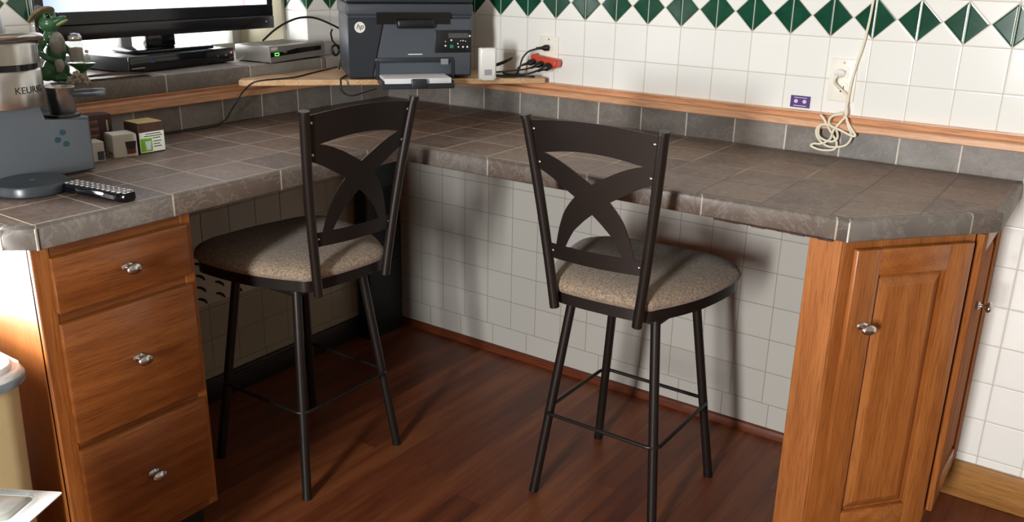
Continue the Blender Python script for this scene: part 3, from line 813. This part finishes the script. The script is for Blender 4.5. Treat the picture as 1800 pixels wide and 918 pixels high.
# television standing on the player
tv = thing('television', 'flat television lit in front of the window, standing over the disc player', 'television', (-.16, -.835, 0), 0)
b = B(); b.box(-.035, .030, -.405, .405, 1.188, 1.66, .006, 2)
part('housing', b, m_black, tv)
b = B(); b.box(.030, .038, -.407, .407, 1.186, 1.228, .003, 2); b.box(.030, .036, -.407, .407, 1.228, 1.264, .002, 1)
for y0, y1 in ((-.407, -.383), (.383, .407)): b.box(.030, .036, y0, y1, 1.264, 1.66, .002, 1)
b.box(.030, .036, -.383, .383, 1.640, 1.662, .002, 1)
part('bezel', b, plain('bezel_black', '#17171b', .2), tv)
t = NT('lit_screen'); x, y, z = t.sep(t.coord())
f = t.M('MULTIPLY', t.M('ADD', y, .40), 1.25)
n = t.noise(t.coord(), 5, 2)
c = t.ramp(f, [(.02, lin('#8f9fd0')), (.17, lin('#c9cfe6')), (.24, lin('#ffe9ea')), (.3, lin('#ffffff')), (.80, lin('#ffffff')), (.86, lin('#f0a0b8')), (.92, lin('#ffffff'))])
t.set(col=(0.02, .02, .02, 1), rough=.2, emit=c, estr=1.5)
part('screen', B().box(.030, .0335, -.383, .383, 1.264, 1.640), t.m, tv, None)
part('power_light', B().box(.038, .0388, .370, .374, 1.206, 1.210), m_white, tv, None)
b = B(); b.box(-.040, -.012, -.050, .048, 1.147, 1.20, .004, 2); b.box(-.075, .055, -.135, .140, 1.1365, 1.147, .004, 2)
part('stand', b, m_gloss, tv)
# set-top box
stb = thing('cable_box', 'silver cable box with black front stripe jutting over the window ledge', 'cable box', (.033, -.588, S), math.radians(7))
m_stb = plain('stb_silver', '#a9a6a1', .32, .6)
b = B(); b.box(-.150, -.004, 0, .272, .003, .054, .003, 2)
for y in (.02, .25): b.box(-.14, -.12, y-.01, y+.01, 0, .004); b.box(-.05, -.03, y-.01, y+.01, 0, .004)
part('case', b, m_stb, stb)
b = B()
fr = [(0, .002), (.272, .006), (.272, .050), (0, .054)]
b.prism([(p[0], p[1]) for p in fr], -.004, .001, .001, 1, M=Matrix(((0, 0, 1, 0), (1, 0, 0, 0), (0, 1, 0, 0), (0, 0, 0, 1))))
f = part('front', b, m_stb, stb)
b = B(); b.prism([(.001, .020), (.25, .026), (.25, .040), (.13, .040), (.06, .033), (.001, .034)], .001, .002, M=Matrix(((0, 0, 1, 0), (1, 0, 0, 0), (0, 1, 0, 0), (0, 0, 0, 1))))
part('stripe', b, m_gloss, f)
t = NT('green_led'); t.set(col=lin('#0a3010'), emit=lin('#6dff5a'), estr=1.6)
b = B()
for y0, y1, z0, z1 in ((.020, .040, .030, .032), (.020, .040, .0225, .0245), (.020, .022, .0225, .032), (.038, .040, .0225, .032)): b.box(.002, .0028, y0, y1, z0, z1)
part('indicator', b, t.m, f, None, label='glowing green rectangular light')
b = B(); b.box(.002, .003, .062, .078, .028, .033, .0005, 1)
part('select_key', b, m_steel, f)
part('badge', B().box(.001, .0016, .006, .035, .040, .050), plain('pale_label', '#d6d3cf', .5), f, None)
b = B()
for i in range(7): b.box(-.14+.018*i, -.132+.018*i, .05, .22, .0541, .0546)
part('vents', b, plain('vent_grey', '#5f5c58', .5), stb, None)
# cables by the cable box
cord('antenna_cable', [(-.085, -.515, 1.150), (-.078, -.498, 1.165), (-.07, -.47, 1.186), (-.06, -.425, 1.208), (-.05, -.372, 1.221), (-.035, -.316, 1.217), (0, -.256, 1.187), (.03, -.212, 1.157), (.05, -.19, 1.135)], .0036, 'thick black cable arching off the cable box past the television to the printer')
coil = [(.036+.004*math.cos(a*1.7), -.300+.017*math.cos(a), 1.114+.017*math.sin(a)+.003*math.sin(a*2.3)) for a in [i*.7 for i in range(22)]]
cord('cable_coil', [(.100, -.375, 1.190), (.078, -.36, 1.176), (.058, -.335, 1.150), (.040, -.302, 1.132)]+coil, .0030, 'small knot of black cable against the right end of the cable box')
cord('signal_cable', [(.040, -.285, 1.108), (.050, -.275, 1.104), (.064, -.300, 1.098), (.085, -.330, 1.075), (.100, -.350, 1.0590)], .0028, 'black cable dropping from the ledge to the shelf left of the printer')
cord('usb_cable', [(.245, -.46, 1.060), (.285, -.525, 1.0600), (.303, -.545, 1.0600), (.314, -.556, 1.052), (.318, -.560, 1.034), (.335, -.558, 1.020), (.362, -.552, 1.018), (.400, -.552, 1.030), (.434, -.548, 1.042), (.452, -.545, 1.047)], .0030, 'black cable drooping below the shelf edge in front of the printer')
cord('thin_cable', [(.055, -.315, 1.0590), (.085, -.42, 1.0580), (.125, -.53, 1.0580), (.150, -.595, 1.0585), (.145, -.655, 1.0585), (.122, -.700, 1.056), (.100, -.722, 1.048), (.070, -.735, 1.020), (.052, -.745, .992), (.036, -.760, .960), (.034, -.780, .936), (.042, -.830, .9235), (.040, -.90, .9225), (.034, -.96, .9225), (.03, -1.03, .9225)], .0024, 'thin black cable trailing off the shelf and along the counter back', k=6)
# paper scraps on the ledge
b = B().grid(lambda u, v: (-.03+.05*v, -.13+.26*u, .004+.010*math.sin(PI*u)*v+.005*v), 10, 3)
bmesh.ops.solidify(b.bm, geom=b.bm.faces[:], thickness=.0012)
single('paper_scrap', b, plain('dry_leaf', '#8f7f74', .8, grain=.2, gscale=40), 'long dry papery leaf lying on the ledge left of the disc player', 'leaf', (-.005, -1.135, S), -.12)
b = B().grid(lambda u, v: (-.006+.012*v, -.02+.05*u, .006+.02*u+.004*math.sin(6*v)), 6, 3)
bmesh.ops.solidify(b.bm, geom=b.bm.faces[:], thickness=.001)
single('paper_scrap', b, plain('cream_paper', '#d8d0bd', .7), 'curled cream paper tag between the disc player and the cable box', 'paper', (-.075, -.615, S), .2)

# frog ornament with hat, shaker and flowers
fa = math.radians(35)
FR = Vector((-.040, -1.250, S))
def rm(b, vox=.003, sub=True):
    return b
m_frog = plain('frog_green', '#3f6d47', .3, grain=.4, gscale=45)
fg = thing('frog_figurine', 'green frog ornament with brimmed hat on the ledge behind the coffee machine', 'figurine', FR, fa)
def voxel(o, size, smooth=4):
    m = o.modifiers.new('remesh', 'REMESH'); m.mode = 'VOXEL'; m.voxel_size = size; m.use_smooth_shade = True
    s_ = o.modifiers.new('smooth', 'SMOOTH'); s_.iterations = smooth; s_.factor = .5
RY = lambda a: Matrix.Rotation(math.radians(a), 4, 'Y')
b = B()
b.ball((-.004, 0, .034), .034, (1.0, .85, 1.0)); b.ball((0, 0, .075), .026, (1, .8, 1.2)); b.ball((-.006, 0, .118), .020, (1, .85, 1.0))
b.ball((-.006, 0, .152), .027, (1.0, .9, .82)); b.ball((.018, 0, .160), .017, (1.4, .9, .62), RY(-22)); b.ball((.030, 0, .166), .010, (1.2, 1, .6), RY(-30))
b.ball((-.002, -.017, .172), .010); b.ball((-.002, .017, .172), .010)
b.ball((-.022, -.020, .024), .020, (1.2, .7, 1)); b.ball((.020, -.018, .012), .013, (1.9, .8, .7)); b.ball((.020, .018, .012), .013, (1.9, .8, .7))
b.tube([(-.014, -.022, .108), (-.026, -.030, .085), (-.006, -.036, .066), (.018, -.030, .058)], [.009, .009, .008, .008], 10, smooth=4)
b.tube([(.004, .020, .105), (.022, .022, .085), (.040, .012, .066)], [.009, .008, .007], 10, smooth=4)
o = part('body', b, m_frog, fg); voxel(o, .0028, 3)
b = B()
for y in (-.023, .023): b.ball((.004, y, .174), .0062, (1, .7, 1)); 
part('eyes', b, plain('eye_black', '#0c0c0c', .08), fg)
b = B(); b.ball((.028, -.002, .155), .014, (1.35, .95, .32), RY(-28))
part('mouth', b, plain('frog_cream', '#b9bb8c', .4), fg)
b = B(); b.ball((.008, 0, .098), .026, (.75, .92, 1.35)); b.tube([(.018, -.030, .060), (.024, -.034, .048), (.020, -.036, .030)], [.011, .012, .006], 10, smooth=4)
o = part('vest', b, plain('stone_grey', '#9b988f', .6, grain=.2, gscale=90), fg); voxel(o, .003, 3)
MH = Matrix.Translation((-.026, 0, .170)) @ Matrix.Rotation(math.radians(-17), 4, 'X') @ Matrix.Rotation(math.radians(-42), 4, 'Y')
b = B().lathe([(.0005, -.003), (.037, -.0045), (.040, -.002), (.037, .002), (.022, .003)], 28, MH)
hat = part('hat_brim', b, plain('straw_tan', '#8c7a5c', .8, grain=.25, gscale=120), fg)
b = B().lathe([(.022, .002), (.021, .018), (.015, .026), (.0005, .028)], 24, MH)
part('hat_crown', b, plain('felt_grey', '#6f6c66', .8, grain=.2), hat)
b = B()
for k in range(4): b.tube([(-.030+.003*k, -.030, .086-.006*k), (-.022+.003*k, -.038, .083-.006*k), (-.012+.003*k, -.036, .081-.006*k)], .0016, 6)
part('sleeve_stripes', b, m_white, fg)
# glass shaker and small bottle on a little leaf-shaped tray
ux, uy = math.cos(fa), math.sin(fa)
def al(d, dep=0): return (FR.x+ux*d-uy*dep*-1*0+(-uy)*dep, FR.y+uy*d+ux*dep)
p_ = al(.066)
ty = thing('leaf_dish', 'small leaf shaped dish holding up the glass shaker beside the frog', 'dish', (p_[0], p_[1], S), fa)
b = B(); b.lathe([(.022, 0), (.012, .004), (.008, .030), (.030, .046), (.034, .052), (.030, .0525), (.006, .049)], 20, sx=1.05, sy=.7)
part('dish', b, m_frog, ty)
p_ = al(.044)
sh = thing('salt_shaker', 'glass salt shaker with metal lid on the leaf dish', 'shaker', (al(.056)[0], al(.056)[1], S+.0530), fa)
part('glass', B().lathe([(.015, 0), (.0175, .003), (.0175, .050), (.016, .056)], 12), m_glass, sh, 20)
part('contents', B().lathe([(.0135, .003), (.0155, .004), (.0155, .038), (.001, .040)], 14), plain('pink_salt', '#b59a86', .8, grain=.2), sh)
part('lid', B().lathe([(.0165, .0565), (.0175, .058), (.0170, .068), (.012, .075), (.001, .077)], 20), m_steel, sh, 40)
p_ = al(.088)
sb = thing('glass_bottle', 'tiny clear stoppered bottle right of the glass shaker', 'bottle', (al(.083)[0], al(.083)[1], S+.0530), fa)
part('glass', B().lathe([(.006, 0), (.0072, .002), (.0072, .016), (.004, .021), (.004, .026)], 14), m_glass, sb, 30)
part('stopper', B().lathe([(.004, .0262), (.0055, .028), (.0045, .033), (.001, .034)], 12), m_steel, sb)
# cream china flowers
b = B()
for (d, z, s_) in ((.052, .010, .013), (.072, .014, .012), (.086, .020, .010), (.066, .026, .010), (.090, .008, .010)):
    for k in range(5):
        a = 2*PI*k/5; b.ball((d-.055+math.cos(a)*s_*.6, -.028+math.sin(a)*s_*.35, z+math.sin(a)*s_*.5), s_*.55, (1, .6, 1), u=10, v=7)
    b.ball((d-.055, -.034, z), s_*.4, u=8, v=6)
p_ = al(.062, -.012)
o = single('china_flowers', b, plain('cream_china', '#b5a893', .4), 'cluster of cream china flowers at the frog foot', 'ornament', (al(.055, -.012)[0], al(.055, -.012)[1], S), fa)

# ------------------------------------------------------------------ things on the left counter
Z0 = .9198
km = thing('coffee_machine', 'grey and silver pod coffee machine on the left end of the counter', 'coffee machine', (.20, -1.56, Z0))
m_kg = plain('machine_grey', '#666d74', .45, grain=.08, gscale=500); m_kd = plain('machine_dark', '#23272b', .4)
def K(p): return (p[0]-.20, p[1]+1.56, p[2]-Z0)
b = B(); b.prism([(-1.735+1.56, .004), (-1.376+1.56, .004), (-1.376+1.56, .1325), (-1.489+1.56, .1325), (-1.489+1.56, .186), (-1.735+1.56, .186)], .05-.20, .300-.20, .006, 3, M=Matrix(((0, 0, 1, 0), (1, 0, 0, 0), (0, 1, 0, 0), (0, 0, 0, 1))))
part('base', b, m_kg, km, 40)
part('frother_well', B().box(.07-.20, .284-.20, -1.4875+1.56, -1.388+1.56, .1322, .1340, .0005, 1), m_kd, km)
part('column_side', B().box(.065-.20, .288-.20, -1.4900+1.56, -1.4865+1.56, .1342, .180, .0005, 1), m_kd, km)
part('base_shadow_line', B().prism([(p[0]-.20, p[1]+1.56) for p in rrect(.055, .296, -1.73, -1.381, .028)], 0, .0045), m_kd, km)
HX, HY = .330-.20, -1.577+1.56
band = B().lathe([(.070, .184), (.0755, .186), (.0765, .190), (.0765, .261), (.074, .2645)], 48, Matrix.Translation((HX, HY, 0)))
band.box(-.15, HX, HY-.0745, HY+.0745, .185, .263, .01, 2)
hb = part('brew_head', band, m_steel, km, 40)
def bend(co):
    a = -co.x/.0768+math.radians(-14)
    return Vector((HX+(.0768+co.z)*math.cos(-a), HY+(.0768+co.z)*math.sin(-a), .224+co.y))
part('lettering', text_mesh(B(), 'KEURIG', .0205, None, .0004, bend=bend), m_kd, hb, None)
part('gap_ring', B().lathe([(.071, .2642), (.071, .2765)], 40, Matrix.Translation((HX, HY, 0))).box(-.14, HX, HY-.07, HY+.07, .2642, .2765), m_gloss, km)
up_ = B().lathe([(.072, .2765), (.0755, .278), (.0755, .314), (.072, .330), (.064, .3375), (.001, .339)], 48, Matrix.Translation((HX, HY, 0)))
up_.box(-.15, HX, HY-.073, HY+.073, .2775, .329, .012, 3)
part('lid_housing', up_, m_steel, km, 40)
b = B().tube([(HX+.010, HY-.080, .320), (HX+.060, HY-.060, .332), (HX+.088, HY, .337), (HX+.060, HY+.060, .332), (HX+.010, HY+.080, .320)], .0085, 12, smooth=6)
part('lid_handle', b, m_chrome, km, 60)
b = B().lathe([(.062, .338), (.060, .370), (.048, .387), (.001, .393)], 40, Matrix.Translation((HX-.035, HY-.030, 0)))
part('lid_top', b, plain('pale_grey', '#b9bfc2', .35), km, 40)
b = B()
for y, z in ((-1.448, 1.024), (-1.462, 1.008), (-1.443, .996)): b.lathe([(.0068, 0), (.0062, .0016)], 20, Matrix(((0, 0, 1, .300-.20), (1, 0, 0, y+1.56), (0, 1, 0, z-Z0), (0, 0, 0, 1))))
part('buttons', b, plain('teal_key', '#27505a', .35), km)
b = B().lathe([(.072, 0), (.0755, .003), (.0755, .020), (.073, .024), (.066, .0255), (.001, .0255)], 48, Matrix.Translation((.3715-.20, -1.572+1.56, .0)))
tray = part('drip_tray', b, plain('tray_dark', '#3a4045', .3), km, 40)
part('tray_button', B().lathe([(.006, .0255), (.005, .0265)], 16, Matrix.Translation((.376-.20, -1.572+1.56, 0)), sx=1.3), m_steel, tray)
b = B().lathe([(.040, .1330), (.042, .135), (.041, .139), (.036, .1405)], 36, Matrix.Translation((.245-.20, -1.412+1.56, 0)))
part('frother_seat', b, m_kd, km, 40)
# steel frothing cup, lifts off
fc = thing('frothing_cup', 'stainless frothing cup with straight grey handle on the coffee machine', 'cup', (.245, -1.408, Z0+.1408), math.radians(38))
part('cup', B().lathe([(.028, 0), (.0295, .002), (.0305, .050), (.0325, .060), (.0318, .061), (.029, .056), (.028, .006), (.001, .004)], 40), m_steel, fc, 40)
part('handle', B().tube([(.028, 0, .045), (.045, 0, .046), (.100, 0, .049), (.106, 0, .049)], [.007, .0095, .0095, .006], 14), plain('handle_grey', '#5d6165', .35, .3), fc, 40)
# remote control
rc = thing('remote_control', 'black remote control with rows of silver keys near the counter edge', 'remote control', (.52, -1.505, Z0), math.radians(8))
b = B()
def rcs(u):                                              # half width along the length
    return .0215+.002*math.cos(2*PI*u)
n = 16; rows = []
for i in range(n+1):
    u = i/n; x = -.098+.196*u; w = rcs(u)*(1 if .04 < u < .96 else .62)
    rows.append([b.bm.verts.new((x, y*w, z)) for y, z in ((-.75, 0.0005), (-1, .006), (-1, .015), (-.8, .020), (.8, .020), (1, .015), (1, .006), (.75, .0005))])
for A_, B_ in zip(rows, rows[1:]):
    for i in range(8): b.bm.faces.new((A_[i], A_[(i+1) % 8], B_[(i+1) % 8], B_[i]))
b.bm.faces.new(rows[0]); b.bm.faces.new(rows[-1][::-1])
part('case', b, m_gloss, rc, 40)
m_key = plain('silver_key', '#b9b6b2', .4)
for i in range(11):
    for j in range(3):
        x = -.082+.0165*i+.001*j; y = -.012+.012*j
        part('key', B().box(x-.0045, x+.0045, y-.0037, y+.0037, .0199, .0225, .001, 1), m_key, rc)
# coffee boxes
def carton(name, loc, rz, sx, sy, sz, mat, label, cat='box', deco=None, grp=None):
    t = thing(name, label, cat, (loc[0], loc[1], Z0), rz, grp)
    part('carton', B().box(-sx/2, sx/2, -sy/2, sy/2, 0, sz, .0012, 1), mat, t)
    if deco: deco(t)
    return t
m_card = plain('cream_card', '#cfcabd', .6, grain=.05); m_brown = plain('brown_card', '#4d332c', .5, grain=.15, gscale=60)
def FXm(x, y, z): return Matrix(((0, 0, 1, x), (1, 0, 0, y), (0, 1, 0, z), (0, 0, 0, 1)))       # face +x : right=+y
def FYm(x, y, z): return Matrix(((1, 0, 0, x), (0, 0, -1, y), (0, 1, 0, z), (0, 0, 0, 1)))      # face -y : right=+x
def deco_white(t):
    part('cup_picture', B().prism([(-.010, -.016), (.010, -.016), (.014, .014), (-.014, .014)], .0002, .0010, M=FXm(.030, .014, .026)), plain('dark_picture', '#1d2026', .5), t, None, label='dark printed pod picture')
    part('picture_base', B().box(.0310, .0318, .003, .025, .008, .020), plain('red_brown_print', '#6b3126', .5), t, None)
    part('small_print', B().box(-.005, .022, -.0318, -.0308, .006, .014), plain('grey_print', '#6f6c62', .6), t, None)
    part('flap', B().box(-.029, .029, -.029, .029, .0575, .0592), plain('white_card', '#dedbd2', .6), t, None)
carton('pod_carton', (.190, -1.236, 0), math.radians(-12), .060, .062, .057, m_card, 'white coffee pod carton with dark cup picture beside the coffee machine', deco=deco_white, grp='coffee pod cartons')
def deco_green(t):
    part('top_panel', B().box(-.033, .033, -.034, .034, .0798, .0812), plain('tan_print', '#b8a45c', .5), t, None, label='tan printed top')
    lab = part('front_label', B().box(.0346, .0358, -.0355, .0355, .003, .056), plain('white_print', '#f0f1e8', .5), t, None)
    part('green_block', B().box(.0357, .0362, -.034, -.001, .005, .040), plain('green_print', '#6fb02c', .5), lab, None)
    part('cup_print', B().prism([(-.006, -.011), (.006, -.011), (.009, .012), (-.009, .012)], .0003, .0009, M=FXm(.0358, -.012, .020)), plain('grey_cup', '#c9cfd2', .5), lab, None)
    for z, y0, y1 in ((.051, -.018, .026), (.045, -.022, .030), (.039, .002, .024), (.030, .003, .026), (.023, .003, .022), (.016, .003, .026)):
        part('print_line', B().box(.0357, .0363, y0, y1, z-.0012, z+.0012), m_olive, lab, None)
    part('sleeve_print', B().box(-.008, .014, -.0370, -.0360, .012, .060), plain('grey_stripe', '#5c5650', .6), t, None)
m_olive = plain('olive_print', '#3e5a26', .6)
carton('pod_carton', (.186, -1.163, 0), math.radians(-3), .070, .072, .080, m_brown, 'brown coffee carton with tan top and green and white label, rightmost', deco=deco_green, grp='coffee pod cartons')
def deco_ribs(t):
    b = B()
    for k in range(5): b.box(.0212, .0245, -.020, .020, .012+.018*k, .022+.018*k, .003, 2)
    part('ribs', b, plain('brown_rib', '#6a4a40', .4), t)
carton('pod_carton', (.138, -1.294, 0), math.radians(-8), .042, .046, .108, m_brown, 'tall dark brown ribbed carton close against the coffee machine', deco=deco_ribs, grp='coffee pod cartons')
carton('pod_carton', (.103, -1.236, 0), math.radians(-10), .044, .046, .100, plain('deep_brown', '#4a2c28', .45, grain=.15, gscale=60), 'tall plain dark brown carton standing behind the white one', grp='coffee pod cartons',
       deco=lambda t: part('seal', B().box(.0222, .0230, .008, .012, .055, .085), m_card, t, None))
def deco_b(t):
    part('dark_print', B().box(.0262, .0270, .004, .020, .004, .026), plain('slate_print', '#3e454b', .5), t, None)
carton('pod_carton', (.190, -1.318, 0), math.radians(-10), .052, .044, .050, m_card, 'low cream carton half hidden by the coffee machine corner', deco=deco_b, grp='coffee pod cartons')

# ------------------------------------------------------------------ under the counter
vt = thing('air_vent', 'cream wall vent with dark curved slots low under the left counter', 'vent', (.0005, -.80, .428))
part('plate', B().box(0, .006, -.14, .14, -.085, .085, .003, 2), plain('vent_cream', '#c9c3b5', .4), vt)
for i in range(4):
    for j in range(4):
        y = -.105+.070*i; z = .066-.040*j
        pts = [(.0062, y-.020+.016*q/5+.016*math.sin(q/5*PI/2), z-.024*q/5+.004*math.sin(q/5*PI)) for q in range(6)]
        part('slot', B().tube(pts, [.004, .0075, .0085, .0085, .0065, .003], 8, smooth=3, flat=.5), m_dark_slot, vt, 60)
bx = thing('storage_bin', 'dark bin with grey-blue lid standing in the shaded corner under the counters', 'bin', (.048, -.125, 0))
b = B(); b.prism(rrect(-.034, .030, -.095, .095, .010), 0, .60, .004, 2); part('body', b, plain('bin_black', '#16171a', .5), bx)
b = B(); b.prism(rrect(-.033, .032, -.097, .097, .012), .6005, .70, .012, 3); part('lid', b, plain('bin_slate', '#34434c', .5), bx)
b = B(); b.box(.0295, .032, -.07, .07, .30, .305); part('seam', b, m_dark_slot, bx)

# ------------------------------------------------------------------ left foreground
tc = thing('trash_can', 'cream trash can with white lid against the drawer cabinet side', 'trash can', (.455, -1.945, 0))
b = B(); rows = []
for k, z in ((.90, .0), (.92, .01), (.97, .40), (1.0, .612)):
    rows.append([b.bm.verts.new((p[0]*k, p[1]*k, z)) for p in rrect(-.185, .185, -.17, .17, .05)])
n = len(rows[0])
for A_, B_ in zip(rows, rows[1:]):
    for i in range(n): b.bm.faces.new((A_[i], A_[(i+1) % n], B_[(i+1) % n], B_[i]))
b.bm.faces.new(rows[0][::-1]); b.bm.faces.new(rows[-1])
part('bin_body', b, plain('cream_plastic', '#c9b487', .45), tc, 40)
b = B(); b.prism(rrect(-.200, .200, -.180, .180, .06), .613, .640, .008, 3); b.prism(rrect(-.185, .185, -.165, .165, .05), .640, .652, .010, 3)
part('lid', b, plain('lid_white', '#eceef0', .3), tc, 40)
part('lid_rim', B().prism(rrect(-.203, .203, -.183, .183, .06), .6135, .630, .002, 1), plain('rim_grey', '#7d8790', .4), tc, 40)
# carton with blister packaging on top
cx_, cy_ = .82, -1.985
ck = thing('shipping_carton', 'plain white carton on the floor beneath the blister pack', 'box', (cx_, cy_-.03, 0), math.radians(20))
part('carton', B().box(-.055, .055, -.06, .06, 0, .466, .003, 1), plain('white_box', '#d9d7d2', .6), ck)
part('tape', B().box(-.02, .02, -.0603, .0603, .36, .4664), plain('tape_tan', '#b79a6c', .4), ck, None)
bp = thing('blister_pack', 'white card pack with clear blister window at the lower left corner', 'packaging', (cx_+.022, cy_+.010, .4670), math.radians(31))
b = B(); o_ = rrect(-.105, .105, -.080, .062, .006); i_ = rrect(-.072, .068, -.050, .042, .018)
T_ = Matrix.Rotation(math.radians(-5), 4, 'X')
va = {}
for z in (.040, .042):
    va[z] = ([b.bm.verts.new(T_ @ Vector((p[0], p[1], z))) for p in o_], [b.bm.verts.new(T_ @ Vector((p[0], p[1], z))) for p in i_])
n = len(o_)
for i in range(n):
    j = (i+1) % n
    for z in (.040, .042): b.bm.faces.new((va[z][0][i], va[z][0][j], va[z][1][j], va[z][1][i]))
    for k in (0, 1): b.bm.faces.new((va[.040][k][i], va[.040][k][j], va[.042][k][j], va[.042][k][i]))
part('card', b, plain('bright_card', '#f4f4f2', .5), bp, None)
b = B(); rows = []
for k, z in ((1.0, .043), (.97, .050), (.90, .0535)):
    rows.append([b.bm.verts.new(T_ @ Vector((p[0]*k, p[1]*k, z))) for p in rrect(-.074, .070, -.052, .044, .018)])
n = len(rows[0])
for A_, B_ in zip(rows, rows[1:]):
    for i in range(n): b.bm.faces.new((A_[i], A_[(i+1) % n], B_[(i+1) % n], B_[i]))
b.bm.faces.new(rows[-1])
part('blister', b, m_clear, bp, 40, label='clear plastic bubble')
b = B(); b.box(-.062, .058, -.042, .034, .006, .038, .004, 2); part('insert', b, plain('insert_beige', '#c8bba6', .6), bp)
b = B(); b.box(-.09, .08, -.076, -.060, .004, .036, .004, 2); part('side_flap', b, plain('flap_grey', '#b9b6b3', .5), bp)
part('red_print', text_mesh(B(), '88', .022, FYm(.062, -.0764, .018), .0003), plain('faded_red', '#a8686a', .6), bp, None)
part('blue_edge', B().box(-.100, .060, -.0785, -.0765, .0335, .0385), plain('pale_blue', '#9fcbe6', .3), bp, None)

# ------------------------------------------------------------------ light
w = bpy.data.worlds.new('sky'); bpy.context.scene.world = w; w.use_nodes = True
bg = w.node_tree.nodes['Background']; bg.inputs[0].default_value = (.93, .97, 1, 1); bg.inputs[1].default_value = 2.0
def area(name, loc, rot, sx, sy, e, col):
    l = bpy.data.lights.new(name, 'AREA'); l.shape = 'RECTANGLE'; l.size = sx; l.size_y = sy; l.energy = e; l.color = col
    o = bpy.data.objects.new(name, l); C.objects.link(o); o.location = loc; o.rotation_euler = rot; return o
area('window_daylight', (-.47, -.81, 1.62), (0, math.radians(-90), 0), 1.0, .9, 18, (1, .99, .97))
area('side_daylight', (-.17, -2.375, .86), (0, math.radians(-90), 0), .66, .86, 210, (1, 1, .99))
area('back_daylight', (1.99, YB-.13, 1.45), (math.radians(90), 0, 0), .46, 1.42, 175, (1, 1, .99))
# ------------------------------------------------------------------ camera
cam = bpy.data.cameras.new('camera'); co = bpy.data.objects.new('camera', cam); C.objects.link(co)
yaw, pitch, roll = .6033063, .3286499, .0197842
fw = Vector((-math.sin(yaw)*math.cos(pitch), math.cos(yaw)*math.cos(pitch), -math.sin(pitch)))
rt = Vector((math.cos(yaw), math.sin(yaw), 0)); up = rt.cross(fw)
r2 = rt*math.cos(roll)+up*math.sin(roll); u2 = -rt*math.sin(roll)+up*math.cos(roll)
R = Matrix((r2, u2, -fw)).transposed()
co.matrix_world = Matrix.Translation((2.3492626, -2.5570352, 1.4361035)) @ R.to_4x4()
cam.sensor_fit = 'HORIZONTAL'; cam.sensor_width = 36; cam.lens = 36*1576.88/1800; cam.clip_start = .02
sc = bpy.context.scene; sc.camera = co
sc.view_settings.view_transform = 'Standard'; sc.view_settings.look = 'None'; sc.view_settings.gamma = 1
sc.view_settings.use_curve_mapping = False; sc.view_settings.exposure = .48
sc.cycles.use_denoising = True; sc.cycles.max_bounces = 8; sc.cycles.diffuse_bounces = 5; sc.cycles.transparent_max_bounces = 12
sc.cycles.caustics_reflective = False; sc.cycles.caustics_refractive = False; sc.cycles.sample_clamp_indirect = 6
